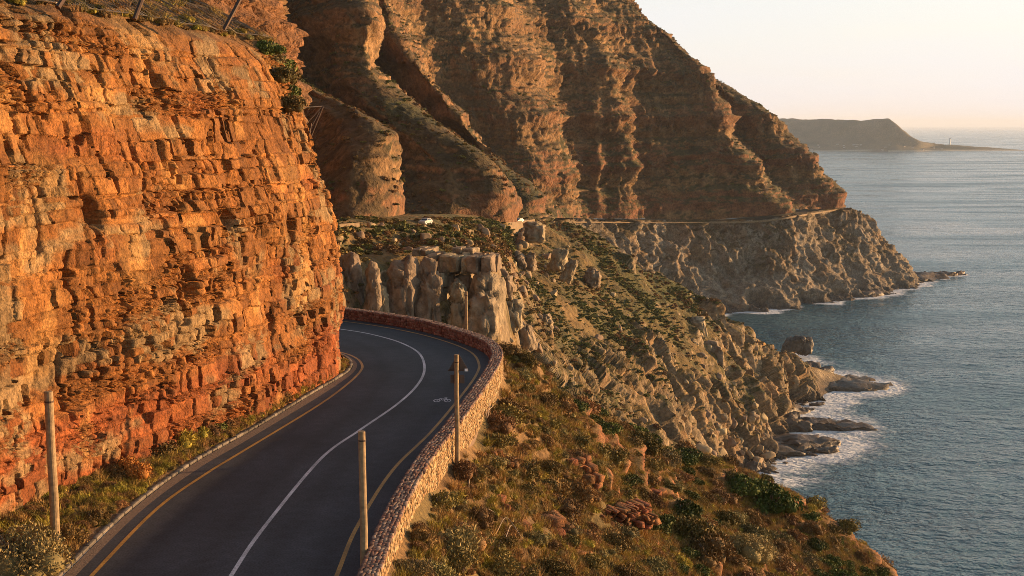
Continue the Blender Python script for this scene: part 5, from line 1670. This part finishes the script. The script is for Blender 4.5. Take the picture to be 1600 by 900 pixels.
# ------------------------------------------------------------------ granite pillars and blocks across the cove
def boxy_rock(seed, e=.55, sub=ICO4, rough=.10):
    V, F = sub
    V = np.sign(V) * np.abs(V) ** (e * .85)
    V = V / np.abs(V).max(0)
    r = np.random.default_rng(seed + 40)
    for _ in range(7):
        n_ = r.normal(size=3) * np.array([1, 1, .55]); n_ /= np.linalg.norm(n_)
        dd = V @ n_ - r.uniform(.78, 1.0)
        V = V - np.where(dd > 0, dd, 0)[:, None] * n_
    V = V * (1 + rough * fbm(V * .9 + seed * 2.3, 3, seed)[:, None] + .02 * fbm(V * 6 + seed, 2, seed + 9)[:, None])
    return V, F
def pillar(x0, x1, y0, y1, D, label, seed, e=.55, depth=1.0, taper=.0, lean=0.0, name='granite_pillar', cat='rock pillar', yaw=-.25, group='granite pillars across the cove'):
    gx = .09 * (x1 - x0)
    a, b = P(x0 - gx, y1, D), P(x1 + gx, y0, D)
    w, h = b[0] - a[0], b[2] - a[2]
    if e < .48:      # jointed block or pillar: columns of fitted, fractured blocks
        rp = np.random.default_rng(seed * 13 + 5)
        nc = 1 if w < 3.2 else 2 if w < 6 else 3
        nb = max(1, int(round(h / max(2.2, w / nc * 2.2))))
        cb, hb = [], []
        cuts_x = np.linspace(-w / 2, w / 2, nc + 1); cuts_x[1:-1] += rp.uniform(-.12, .12, nc - 1) * w
        for c_ in range(nc):
            for lay in range(2):
                top_ = h / 2 - rp.uniform(0, .16) * h * (nb > 1) * (1 if lay == 0 else .4)
                zs = np.linspace(-h / 2, top_, nb + 1); zs[1:-1] += rp.uniform(-.22, .22, nb - 1) * h / nb
                for j in range(nb):
                    f_ = 1 - taper * ((j + .5) / nb) ** 1.5
                    cb.append((((cuts_x[c_] + cuts_x[c_ + 1]) / 2) * f_ + rp.uniform(-.05, .05) * w, (-.25 if lay == 0 else .5) * w * depth * f_ + rp.uniform(-.08, .08) * w, (zs[j] + zs[j + 1]) / 2))
                    hb.append(((cuts_x[c_ + 1] - cuts_x[c_]) / 2 * f_ * 1.02, w * depth * .42 * f_, (zs[j + 1] - zs[j]) / 2 * .985))
        ang = rp.uniform(-.16, .16, len(cb))
        ax_ = np.stack([np.stack([np.cos(ang), np.sin(ang), 0 * ang], 1), np.stack([-np.sin(ang), np.cos(ang), 0 * ang], 1), np.tile([0, 0, 1.], (len(cb), 1))], 1)
        Vb = stones_verts(np.array(cb), ax_, np.array(hb), .13, rp, ch=.84)
        V, F = Vb.reshape(-1, 3), (ST_F[None] + (np.arange(len(cb)) * 24)[:, None, None]).reshape(-1, 3)
        # split every triangle in four and roughen
        for _ in range(2):
            m01, m12, m20 = [(V[F[:, i]] + V[F[:, j]]) / 2 for i, j in ((0, 1), (1, 2), (2, 0))]
            n0_, nf_ = len(V), len(F)
            i01, i12, i20 = n0_ + np.arange(nf_), n0_ + nf_ + np.arange(nf_), n0_ + 2 * nf_ + np.arange(nf_)
            V = np.concatenate([V, m01, m12, m20])
            F = np.concatenate([np.stack([F[:, 0], i01, i20], 1), np.stack([i01, F[:, 1], i12], 1), np.stack([i20, i12, F[:, 2]], 1), np.stack([i01, i12, i20], 1)])
        nz_ = np.stack([fbm(V / (w * .35) + seed + 11 * k3, 3, seed + 31 + k3) for k3 in range(3)], 1)
        V = V + nz_ * w * .045
        t = (V[:, 2:3] / h + .5)
    else:
        V, F = boxy_rock(seed, e)
        t = (V[:, 2:3] + 1) / 2
        V = V * np.array([w / 2, w / 2 * depth, h / 2])
        V[:, :2] *= 1 - taper * t ** 1.5
        # broken faces at the rock's own scale
        hd = V * np.array([1, 1, .25]); hd /= np.linalg.norm(hd, axis=1)[:, None] + 1e-6
        V = V + hd * (w * (.13 * facets(V / (w * np.array([.42, .42, .75])) + seed, seed + 51) + .05 * facets(V / (w * .17) + seed, seed + 61) + .04 * fbm(V / (w * .1), 2, seed + 71)))[:, None]
    cy, sy = math.cos(yaw), math.sin(yaw)
    V = np.stack([V[:, 0] * cy - V[:, 1] * sy, V[:, 0] * sy + V[:, 1] * cy, V[:, 2]], 1)
    V[:, 0] += lean * (t[:, 0] - .5) * h
    o = link(name, mesh_np(name, V, F), M_PILLAR)
    o.location = ((a[0] + b[0]) / 2, D + w * depth * .3, (a[2] + b[2]) / 2)
    tag(o, label, cat, group)
pillar(528, 560, 396, 545, 232, 'pale ribbed granite pillar half hidden by the near cliff', 1, .6, 1.1, .15)
pillar(570, 594, 410, 545, 230, 'narrow granite pillar with lit right edge, second across the cove', 2, .68, 1.1, .3)
pillar(604, 650, 408, 545, 234, 'broad grey granite slab with a jagged lit crest', 3, .62, 1.0, .25, .04)
pillar(648, 690, 406, 550, 236, 'tall rounded brown granite pillar left of the block wall', 4, .7, 1.1, .35)
pillar(676, 698, 425, 470, 244, 'brown square granite block in the block wall', 5, .4, 1.2, 0, name='granite_block', cat='rock')
pillar(676, 708, 396, 427, 246, 'flat brown granite block topping the block wall on its left', 6, .4, 1.2, 0, name='granite_block', cat='rock')
pillar(698, 740, 398, 426, 245, 'wide brown granite block at the top middle of the block wall', 7, .38, 1.1, 0, name='granite_block', cat='rock')
pillar(738, 772, 398, 428, 243, 'brightly lit granite block at the top corner of the block wall', 8, .4, 1.3, 0, name='granite_block', cat='rock')
pillar(700, 738, 425, 455, 247, 'recessed granite block in the middle of the block wall', 9, .42, 1.2, 0, name='granite_block', cat='rock')
pillar(738, 778, 426, 545, 241, 'tall bright granite corner column at the end of the block wall', 10, .5, 1.3, -.05)
pillar(702, 728, 438, 482, 238, 'orange-brown egg-shaped boulder before the block wall', 11, .85, 1.2, .2, name='boulder', cat='boulder')
pillar(700, 735, 470, 550, 237, 'grey boulder at the foot of the block wall', 12, .8, 1.2, .1, name='boulder', cat='boulder')
pillar(732, 775, 466, 550, 234, 'large shadowed boulder below the corner column', 13, .8, 1.2, .2, name='boulder', cat='boulder')
pillar(590, 606, 450, 545, 231, 'short dark granite fin between two pillars', 14, .7, 1.1, .2)
pillar(650, 674, 388, 400, 250, 'small grey block on the rim above the pillars', 15, .45, 1.3, 0, name='granite_block', cat='rock')
pillar(708, 722, 386, 398, 250, 'small square block on the rim of the block wall', 16, .45, 1.3, 0, name='granite_block', cat='rock')
pillar(724, 742, 387, 399, 251, 'grey cube-shaped block on the rim nearest the corner', 17, .42, 1.3, 0, name='granite_block', cat='rock')
pillar(776, 802, 424, 474, 288, 'pale outcrop just right of the bright corner column', 41, .65, 1.1, .3, name='granite_outcrop', cat='rock')
pillar(784, 816, 470, 522, 281, 'low pale outcrop halfway down beside the corner column', 42, .65, 1.1, .3, name='granite_outcrop', cat='rock')
pillar(806, 836, 505, 552, 300, 'pale outcrop sinking behind the bend of the parapet wall', 43, .7, 1.1, .3, name='granite_outcrop', cat='rock')
# outcrops higher on the slope
UP = 'granite outcrops on the slope below the far road'
pillar(820, 850, 347, 380, 440, 'big smooth outcrop just under the pale roadside wall', 21, .7, 1.1, .2, group=UP, name='granite_outcrop', cat='rock')
pillar(797, 822, 395, 422, 392, 'upright tan granite fin on the slope', 22, .7, 1.0, .3, group=UP, name='granite_outcrop', cat='rock')
pillar(820, 838, 395, 425, 394, 'leaning rounded fin beside the tan one', 23, .75, 1.0, .35, .1, group=UP, name='granite_outcrop', cat='rock')
pillar(916, 938, 420, 450, 470, 'lone egg-shaped pale boulder balanced high on the slope', 24, .85, 1.1, .2, group=UP, name='boulder', cat='boulder')
pillar(860, 885, 388, 425, 425, 'cluster of tilted slabs below the outcrop', 25, .7, 1.0, .3, .2, group=UP, name='granite_outcrop', cat='rock')
pillar(880, 900, 405, 445, 415, 'long tilted slab on the spur', 26, .7, .8, .3, .35, group=UP, name='granite_outcrop', cat='rock')
pillar(840, 862, 492, 516, 350, 'block-shaped pale rock in the middle of the slope', 27, .6, 1.0, .15, group=UP, name='granite_outcrop', cat='rock')
pillar(1080, 1108, 500, 548, 524, 'blocky granite tower near the crest of the middle spur', 28, .5, 1.0, .1, group=UP, name='granite_outcrop', cat='rock')
pillar(1098, 1132, 536, 582, 514, 'broad lit granite face under the tower', 29, .5, 1.0, .1, group=UP, name='granite_outcrop', cat='rock')
pillar(1066, 1092, 530, 578, 508, 'granite rib left of the broad lit face', 30, .55, 1.0, .1, group=UP, name='granite_outcrop', cat='rock')

# loose boulders on the slope and on the boulder beach
BMESH = []
for i in range(10):
    V, F = rock_shape(500 + i, ICO3, 14, .10, .62)
    me = mesh_np('boulder', V * np.array([1, 1, .8]), F); me.materials.append(M_BOULDER); BMESH.append(me)
v = G_G.reshape(-1, 3)
pxv, pyv = proj(v)
facing = (v[:, 2] > 1)
# depth buffer of the slope
zb2 = np.full((400, 225), 1e9)
ix, iy = (pxv / 4).astype(int), (pyv / 4).astype(int)
okb = (ix >= 0) & (ix < 400) & (iy >= 0) & (iy < 225)
np.minimum.at(zb2, (ix[okb], iy[okb]), v[okb, 1])
visb = np.zeros(len(v), bool)
visb[okb] = v[okb, 1] < zb2[ix[okb], iy[okb]] + 8
ROCK_MARKS = [('the big smooth outcrop', 835, 362), ('the upright tan fin', 809, 408), ('the lone egg-shaped boulder', 927, 435), ('the tilted slabs', 872, 406), ('the long tilted slab', 890, 425), ('the block-shaped pale rock', 851, 504),
    ('the blocky granite tower', 1095, 510), ('the broad lit granite face', 1115, 548), ('the whaleback rock', 1160, 712), ('the tan rock by the beach', 1205, 664), ('the root of the rock tongue', 1232, 672), ('the smooth dark shelf', 1200, 704),
    ('the wide brown rock shelf', 1200, 640), ('the granite rib', 1082, 540), ('the block wall', 720, 398), ('the broad grey slab', 627, 405), ('the parked white car', 665, 347), ('the near cliff edge', 560, 380), ('the bend of the parapet wall', 800, 520), ('the skyline of the near slope', 1040, 690), ('the green ridge bushes', 920, 600)]
def boulders(n, box, r0, r1, label, group, rng_, pw=2.0):
    x0, x1, y0, y1 = box
    k = np.where(visb & (pxv > x0) & (pxv < x1) & (pyv > y0) & (pyv < y1))[0]
    k = rng_.choice(k, n)
    for j in k:
        o = link('boulder', BMESH[rng_.integers(0, 10)])
        r = r0 + (r1 - r0) * rng_.random() ** pw
        o.location = v[j] + np.array([0, 0, r * .25])
        o.rotation_euler = (rng_.uniform(-.5, .5), rng_.uniform(-.5, .5), rng_.uniform(0, 6.28))
        o.scale = (r * rng_.uniform(.8, 1.2), r * rng_.uniform(.8, 1.2), r * rng_.uniform(.8, 1.35))
        sz_ = 'tiny' if r < r0 + .12 * (r1 - r0) else 'small' if r < r0 + .35 * (r1 - r0) else 'large'
        lb_ = autolabel(sz_ + ' ' + label, pxv[j], pyv[j], ROCK_MARKS, 'landward of', 'seaward of')
        tag(o, lb_, 'boulder', group)
rbq = np.random.default_rng(77)
boulders(24, (790, 900, 365, 470), .8, 2.2, 'pale granite boulder', 'boulders on the upper slope', rbq)
boulders(34, (790, 1000, 430, 640), .5, 1.7, 'pale weathered boulder', 'boulders on the middle slope', rbq)
boulders(90, (1085, 1200, 650, 735), .8, 2.8, 'grey beach boulder', 'boulders of the boulder beach', rbq)
boulders(30, (1000, 1180, 540, 660), .6, 1.8, 'grey granite boulder', 'boulders above the beach', rbq)
boulders(25, (560, 790, 355, 398), .6, 1.8, 'pale rock in the scrub', 'rocks above the pillars', rbq)

# ------------------------------------------------------------------ red rock outcrops on the near slope
def outcrop(px, py, wpx, hpx, rows, label, seed, overhang=0.0):
    """beds of broken red sandstone: each bed is a row of block pieces"""
    c = hit_near(px, py + hpx * .5)
    k = c[1] / FPX
    W, Hh = wpx * k, hpx * k
    r = np.random.default_rng(seed)
    root = empty('rock_outcrop', tuple(c))
    tag(root, label, 'rock outcrop', 'red rock outcrops on the near slope')
    n_ = np.array([.55, -.83, 0]); t_ = np.array([.83, .55, 0])
    for row in range(rows):
        th_ = Hh / rows * r.uniform(.75, 1.25)
        zz = Hh * (row + .5) / rows - .25
        s = -W / 2 + r.uniform(0, .2)
        back_ = -.75 * row / rows * Hh * .9 + overhang * row / max(1, rows - 1) + r.uniform(-.1, .1) - .2
        while s < W / 2:
            l = th_ * r.uniform(.7, 1.9)
            yaw = r.uniform(-.25, .25)
            tt = t_ * math.cos(yaw) + n_ * math.sin(yaw); nn_ = n_ * math.cos(yaw) - t_ * math.sin(yaw)
            cc = c + t_ * (s + l / 2) + n_ * (back_ - .6 + r.uniform(-.35, .25)) + np.array([0, 0, zz - (s / W) * .15 * Hh])
            V = stones_verts((cc - c)[None], np.stack([tt, nn_, np.array([0, 0, 1.])])[None], np.array([[l / 2, .7, th_ / 2 * 1.02]]), .2, r, ch=.94)
            col_ = np.array([[.21, .082, .036]]) * r.uniform(.65, 1.35) * np.array([[1, r.uniform(.85, 1.2), 1]])
            link('rock_block', stones_mesh('rock_block', V, col_), M_CLIFF, root)
            s += l + r.uniform(0, .05)
    return root
outcrop(965, 812, 165, 40, 5, 'overhanging ledge of broken red rock above a shaded hollow', 1, .5)
outcrop(905, 740, 90, 50, 4, 'stepped red rock face beside the dark cave', 2)
outcrop(780, 790, 50, 28, 3, 'small block of red rock between shrubs below the wall', 3)
outcrop(895, 840, 44, 60, 4, 'upright ochre rock knob left of the overhanging ledge', 4)
outcrop(820, 832, 60, 30, 3, 'thin upright red slabs behind the dead branches', 5)
outcrop(1010, 695, 40, 22, 2, 'red rock rib below the skyline', 6)
outcrop(770, 712, 60, 24, 3, 'low red rock lump in the middle of the scrub', 7)
outcrop(1030, 775, 36, 20, 2, 'broken end of the red ledge', 8)
# fallen stones below the ledge
rr = np.random.default_rng(9)
for i in range(46):
    px, py = rr.uniform(920, 1110), rr.uniform(830, 895)
    c = hit_near(px, py)
    s_ = rr.uniform(.08, .28)
    V = stones_verts(np.zeros((1, 3)), np.eye(3)[None], np.array([[s_, s_ * .8, s_ * .6]]), .2, rr)
    o = link('fallen_stone', stones_mesh('fallen_stone', V, np.array([[.2, .085, .04]]) * rr.uniform(.7, 1.4)), M_CLIFF)
    o.location = c + np.array([0, 0, s_ * .3]); o.rotation_euler = rr.uniform(-.6, .6, 3)
    lb_ = autolabel(('tiny' if s_ < .14 else 'small' if s_ < .21 else 'large') + ' fallen red stone', px, py, SLOPE_MARKS, 'wallward of', 'seaward of')
    tag(o, lb_, 'stone', 'fallen stones below the ledge')

# dead branches
def dead_branch(pts, rads, twigs, label):
    base_ = np.array(pts[0], float)
    root = empty('dead_branch', tuple(base_))
    tag(root, label, 'branch', 'bleached dead branches on the slope')
    v, f = tube(curve(np.array(pts) - base_, .12)[0], np.linspace(rads[0], rads[1], len(curve(np.array(pts) - base_, .12)[0])), 6)
    polys('limb', v, f, M_DEADWOOD, root)
    for tw in twigs:
        c_ = curve(np.array(tw) - base_, .1)[0]
        v, f = tube(c_, np.linspace(rads[1] * 1.3, rads[1] * .6, len(c_)), 5)
        polys('twig', v, f, M_DEADWOOD, root)
def onslope(px, py, up):
    return hit_near(px, py) + np.array([0, 0, up])
dead_branch([onslope(745, 822, .05), onslope(768, 836, .15), onslope(800, 862, .12), onslope(822, 892, .1)], (.03, .016), [[onslope(775, 842, .2), onslope(790, 838, .7), onslope(806, 850, .6)], [onslope(790, 855, .35), onslope(800, 846, .6), onslope(815, 862, .5)]], 'long bleached dead branch sprawling down the slope near the bottom edge')
dead_branch([onslope(750, 830, .05), onslope(752, 818, .25), onslope(762, 812, .35), onslope(774, 813, .25)], (.02, .01), [[onslope(764, 814, .3), onslope(770, 822, .2), onslope(774, 832, .1)]], 'arched bleached dead branch above the sprawling one')
dead_branch([onslope(732, 775, .02), onslope(733, 760, .5), onslope(730, 748, .8)], (.03, .015), [], 'short upright dead stem among shrubs below the wall')
dead_branch([onslope(752, 668, .05), onslope(760, 660, .35), onslope(765, 650, .6)], (.03, .015), [[onslope(762, 656, .4), onslope(772, 650, .5)]], 'small pale forked twig beside the wall beyond the signpost')

# ------------------------------------------------------------------ wooden poles and the signpost
def pole(base_, h, r, label, name='wooden_pole', lean=(0, 0)):
    root = empty(name, tuple(base_))
    tag(root, label, 'pole', 'weathered wooden poles beside the road')
    z_ = np.array([-.5, 0, h * .3, h * .65, h - .02, h])
    pts = np.stack([lean[0] * z_ / h + .012 * np.sin(z_ * 1.3), lean[1] * z_ / h, z_], 1)
    v, f = tube(pts, [r * 1.06, r * 1.05, r, r * .97, r * .95, r * .88], 16)
    polys('shaft', v, f, M_WOOD, root, smooth=False)
    v, f = tube(np.array([[lean[0] * .93, lean[1] * .93, h * .93], [lean[0] * .94, lean[1] * .94, h * .94]]), r * 1.03, 16)
    polys('steel_band', v, f, M_STEEL, root)
    return root
b1_ = Pz(557, 893, ROAD_Z); b1_[0] = np.interp(b1_[1], [p[1] for p in WALL_IN], [p[0] for p in WALL_IN]) - .13
pole(b1_, 4.05, .105, 'thick weathered wooden pole standing on the road side of the wall')
c = at_verge(88, 858)
pole(c, (858 - 608) / FPX * c[1] * 1.02, .13, 'tall weathered wooden pole at the foot of the near cliff')
c = np.array([-2.13, 48.5, 0.0]); c[2] = near_ground(c[:1], c[1:2])[0] - .05
hS = P(712, 554, c[1])[2] - c[2]
sp_root = pole(c, hS, .09, 'wooden signpost outside the wall, a triangular sign on it seen from behind', name='signpost')
tri = np.array([[-.40, 0, hS - .66], [.40, 0, hS - .66], [0, 0, hS + .03]])
tri = tri + np.array([.06, .115, 0])
V = np.concatenate([tri, tri + np.array([0, .012, 0])])
polys('triangular_sign', V, [[0, 1, 2], [5, 4, 3], [0, 3, 4, 1], [1, 4, 5, 2], [2, 5, 3, 0]], M_SIGNBACK, sp_root)
polys('sign_plate', boxV((.02, .115, hS - .98), (.27, .008, .17)), BOX_F, M_SIGNBACK, sp_root)
polys('sign_bracket', boxV((.03, .095, hS - .62), (.38, .012, .018)), BOX_F, M_STEEL, sp_root)
polys('white_reflector', boxV((.36, .085, hS - .62), (.055, .012, .05)), BOX_F, M_WHITEMETAL, sp_root)
c = P(729, 520, 79.0); 
pz_ = near_ground(np.array([c[0]]), np.array([79.0]))[0]
pole(np.array([c[0], 79.0, pz_ - .1]), P(729, 455, 79)[2] - pz_ + .1, .085, 'slim wooden pole behind the far bend of the wall')

# ------------------------------------------------------------------ rockfall fences
fence = empty('rockfall_fence', tuple(cliff_pt(np.array([45.0]), np.array([16.4]), np.array([-4.6]))[0]))
tag(fence, 'rockfall catch fence of steel posts and wire netting along the top of the near cliff', 'fence')
f0 = np.array(fence.location)
def fpost(px0, py0, px1, py1, D, r, parent, org, dy=0.0):
    a, b = P(px0, py0, D) - org, P(px1, py1, D + dy) - org
    v, f = tube(np.array([a, (a + b) / 2, b]), r, 8)
    return polys('post', v, f, M_STEEL, parent)
for px0, py0, px1, py1, D in [(90, 12, 108, -16, 41), (210, 30, 229, -20, 47), (350, 46, 386, -22, 53.5)]:
    fpost(px0, py0, px1, py1, D, .085, fence, f0, .6)
WV, WF, wo = [], [], 0
def top_pt(s, h):
    i = np.clip(np.searchsorted(CL_S, s), 0, len(CL_S) - 1); j = np.clip(np.searchsorted(hh, h), 0, len(hh) - 1)
    return G_C[i, j] + np.array([CL_N[i, 0] * .12, CL_N[i, 1] * .12, .2])
for dirn in (-1, 1):
    for s_ in np.arange(26, 72, .42):
        hs_ = np.arange(16.7, 22.5, .3)
        ss__ = s_ + dirn * (hs_ - 16.7) * .8 + .12 * np.sign(np.sin(np.arange(len(hs_)) * math.pi + .5))
        ok_ = (ss__ > 25) & (ss__ < 62.5)
        if ok_.sum() < 3: continue
        pts = np.array([top_pt(a_, b_) for a_, b_ in zip(ss__[ok_], hs_[ok_])]) - f0
        v, f = tube(pts, .014, 3, cap=False)
        WV.append(v); WF += [[i + wo for i in q_] for q_ in f]; wo += len(v)
polys('netting', np.concatenate(WV), WF, M_WIRE, fence)
for h_ in (16.7, 18.6):
    pts = np.array([top_pt(s_, h_) for s_ in np.arange(26, 62, .6)]) - f0
    v, f = tube(pts, .022, 4, cap=False)
    polys('cable', v, f, M_WIRE, fence)

org = P(486, 214, 68.0)
fence2 = empty('rockfall_fence', tuple(org))
tag(fence2, 'single leaning steel fence post with cables on the nose of the near cliff', 'fence')
fpost(484, 216, 504, 166, 67.5, .07, fence2, org)
fpost(482, 218, 486, 192, 67.3, .05, fence2, org)
for a, b in [((504, 166, 67.5), (470, 203, 66.6)), ((504, 166, 67.5), (474, 168, 66)), ((486, 214, 67.5), (455, 232, 66)), ((502, 170, 67.5), (478, 214, 66.8))]:
    v, f = tube(np.array([P(*a), (P(*a) + P(*b)) / 2, P(*b)]) - org, .018, 4)
    polys('cable', v, f, M_WIRE, fence2)

# ------------------------------------------------------------------ far road with its pale roadside walls and two cars
M_PALEWALL = mat_plain('pale_roadside_wall', (0.21, 0.145, 0.08), .9, scale=.8, lo=.75, hi=1.2, bump=[(2.5, .1, .7)])
def roadside(pts, h, label, below=1.0, t=.5):
    c_, _ = curve(np.array([P(*p) for p in pts]), 1.5)
    n_ = normals2(c_)
    gg = []
    for o_, z_ in [(0, -below), (0, h), (-t, h), (-t, -.3)]:
        gg.append(np.stack([c_[:, 0] + n_[:, 0] * o_, c_[:, 1] + n_[:, 1] * o_, c_[:, 2] + z_ + .12 * noise3(c_ / 3, 3) * (z_ > 0)], 1))
    gg = np.stack(gg, 1)
    o = link('roadside_wall', mesh_np('roadside_wall', gg.reshape(-1, 3), grid_faces(len(c_), 4)), M_PALEWALL)
    tag(o, label, 'wall', 'pale walls along the far road', kind='thing')
roadside([(500, 363, 249), (520, 361, 254), (545, 357, 261), (562, 355, 266)], 1.0, 'short pale roadside wall emerging behind the near cliff', 1.2)
roadside([(770, 351, 425), (790, 351, 448), (806, 351, 470), (822, 350, 488), (836, 348, 505)], 1.4, 'pale retaining wall above the big smooth outcrop', 3.5)
roadside([(880, 347.5, 830), (915, 347.5, 862), (1000, 348, 912), (1060, 348, 932), (1110, 348, 944)], .55, 'long thin pale wall edging the far road above the bay', .2)
roadside([(1110, 348, 944), (1165, 347.5, 952), (1210, 344, 957), (1240, 339, 967), (1268, 334.5, 1005), (1290, 331, 1028), (1312, 327.5, 1050)], .8, 'sunlit pale wall edging the far road round the headland', .5)

M_CARW = mat_plain('white_car_paint', (.42, .41, .4), .3, scale=2, lo=.97, hi=1.03, spec=.5)
M_CARG = mat_plain('silver_car_paint', (.45, .45, .46), .3, scale=2, lo=.97, hi=1.03, metal=.4)
M_GLASS = mat_plain('car_glass', (.02, .024, .03), .08, scale=2, spec=.6)
M_TYRE = mat_plain('tyre_rubber', (.02, .02, .02), .9)
M_RIM = mat_plain('wheel_rim', (.4, .4, .4), .4, metal=.7)
M_LAMP = mat_plain('headlight_lens', (.7, .7, .68), .15)
def car(loc, rz, paint, label):
    root = empty('parked_car', tuple(loc), rz)
    tag(root, label, 'car', 'cars on the far road')
    prof_ = [(-2.1, .35), (-2.15, .75), (-2.0, .95), (-1.0, 1.02), (-.45, 1.45), (1.1, 1.48), (1.75, 1.0), (2.1, .92), (2.15, .4)]
    V, F = [], []
    for y_, sx in ((-.85, 1), (.85, 1)):
        for x_, z_ in prof_:
            V.append((x_, y_ * (.86 if z_ > 1.2 else 1), z_))
    n_ = len(prof_)
    F.append(list(range(n_))); F.append([i + n_ for i in range(n_)][::-1])
    for i in range(n_):
        j = (i + 1) % n_
        F.append([j, i, i + n_, j + n_])
    polys('body', np.array(V), F, paint, root)
    for y_ in (-1, 1):
        w_ = np.array([(-.85, y_ * .845, 1.04), (1.5, y_ * .845, 1.04), (1.0, y_ * .755, 1.4), (-.42, y_ * .755, 1.4)])
        polys('side_window', w_, [[0, 1, 2, 3] if y_ < 0 else [3, 2, 1, 0]], M_GLASS, root)
        for x_ in (-1.35, 1.3):
            th_ = np.linspace(0, 2 * math.pi, 14, endpoint=False)
            for nm, r_, yo, mt in (('wheel', .33, .86, M_TYRE), ('rim', .19, .875, M_RIM)):
                v, f = tube(np.array([[x_, y_ * (yo - .2), .33], [x_, y_ * yo, .33]]), r_, 14)
                w = polys(nm, v, f, mt, root if nm == 'wheel' else w)
        polys('headlight', boxV((-2.13, y_ * .62, .74), (.05, .17, .08)), BOX_F, M_LAMP, root)
    polys('windscreen', np.array([(-.98, -.74, 1.04), (-.98, .74, 1.04), (-.5, .68, 1.42), (-.5, -.68, 1.42)]), [[0, 3, 2, 1]], M_GLASS, root)
    polys('rear_window', np.array([(1.72, -.74, 1.05), (1.72, .74, 1.05), (1.14, .68, 1.44), (1.14, -.68, 1.44)]), [[0, 1, 2, 3]], M_GLASS, root)
def bench_pt(px, py):
    i_ = np.argmin((pxv - px) ** 2 + (pyv - py) ** 2)
    return v_slope[i_]
v_slope = G_G.reshape(-1, 3)
c = P(665, 350.5, 306)
car(c, R(68), M_CARW, 'white car parked on the far road above the granite pillars')
c = P(811, 349.0, 478)
car(c + np.array([0, 3, .2]), R(60), M_CARG, 'tiny pale car beside the retaining wall on the far road')

# ------------------------------------------------------------------ village and lighthouse on the far peninsula
M_HWALL = [mat_plain('house_wall_%s' % n_, c_, .8, scale=.2, lo=.9, hi=1.1) for n_, c_ in (('white', (.5, .48, .45)), ('cream', (.62, .56, .46)), ('grey', (.4, .38, .36)))]
M_HROOF = [mat_plain('house_roof_%s' % n_, c_, .8, scale=.2, lo=.9, hi=1.1) for n_, c_ in (('grey', (.25, .24, .24)), ('brown', (.22, .13, .1)))]
Vp = PEN.reshape(-1, 3)
ppx, ppy = proj(Vp)
HM = {}
for a_ in range(3):
    for b_ in range(2):
        me1 = bpy.data.meshes.new('walls'); me1.from_pydata([tuple(q_) for q_ in boxV((0, 0, 1.2), (6, 4.5, 2.4))], [], BOX_F); me1.materials.append(M_HWALL[a_])
        rv = [(-6.6, -5.1, 3.5), (6.6, -5.1, 3.5), (6.6, 5.1, 3.5), (-6.6, 5.1, 3.5), (-6.6, 0, 6.2), (6.6, 0, 6.2)]
        me2 = bpy.data.meshes.new('roof'); me2.from_pydata(rv, [], [[0, 1, 5, 4], [2, 3, 4, 5], [1, 2, 5], [3, 0, 4], [3, 2, 1, 0]]); me2.materials.append(M_HROOF[b_])
        HM[a_, b_] = (me1, me2)
rh = np.random.default_rng(4)
kk_ = np.where((ppx > 1225) & (ppx < 1480) & (Vp[:, 2] > 5) & (Vp[:, 2] < 34) & (ppy > 222))[0]
for i in range(80):
    j = kk_[rh.integers(0, len(kk_))]
    hroot = empty('house', tuple(Vp[j] + np.array([rh.uniform(-15, 15), rh.uniform(-15, 15), 0])), rh.uniform(0, 3.14), rh.uniform(.7, 1.15))
    m1, m2 = HM[(0, 0, 1, 2)[rh.integers(0, 4)] if rh.random() < .9 else 1, int(rh.integers(0, 2))]
    link('walls', m1, None, hroot); link('roof', m2, None, hroot)
    tag(hroot, 'tiny pale house among many alike in the village on the far peninsula', 'house', 'village houses on the far peninsula')
jl = np.argmin((ppx - 1484) ** 2 + (ppy - 227) ** 2 * 4)
lh = empty('lighthouse', tuple(Vp[jl]), 0, 1.15)
tag(lh, 'slender white lighthouse on the low end of the far peninsula', 'lighthouse')
v_, f_ = tube(np.array([[0, 0, -2], [0, 0, 0], [0, 0, 14], [0, 0, 27]]), [4.4, 4.2, 3.5, 2.9], 18)
M_LHW = mat_plain('lighthouse_white', (.85, .84, .82), .7, scale=.3, lo=.95, hi=1.05)
polys('tower', v_, f_, M_LHW, lh)
v_, f_ = tube(np.array([[0, 0, 27], [0, 0, 28]]), 3.9, 18); polys('gallery', v_, f_, M_HWALL[0], lh)
v_, f_ = tube(np.array([[0, 0, 28], [0, 0, 31]]), 2.0, 14); polys('lantern', v_, f_, M_GLASS, lh)
v_, f_ = tube(np.array([[0, 0, 31], [0, 0, 32], [0, 0, 33.4]]), [2.3, 1.6, .15], 14); polys('roof_cap', v_, f_, M_HROOF[1], lh)

# ------------------------------------------------------------------ sea haze
def haze():
    m = bpy.data.materials.new('sea_haze')
    m.use_nodes = True
    nt = m.node_tree
    nt.nodes.clear()
    out = nt.nodes.new('ShaderNodeOutputMaterial')
    pv_ = nt.nodes.new('ShaderNodeVolumePrincipled')
    pv_.inputs['Color'].default_value = (.78, .87, 1.0, 1)
    pv_.inputs['Density'].default_value = 3.2e-5
    pv_.inputs['Anisotropy'].default_value = .0
    nt.links.new(pv_.outputs[0], out.inputs['Volume'])
    V = boxV((0, 120000, 200), (210000, 190000, 215))
    o = polys('haze', V, BOX_F, m)
    tag(o, 'thin pale sea haze over the bay', kind='stuff')
haze()
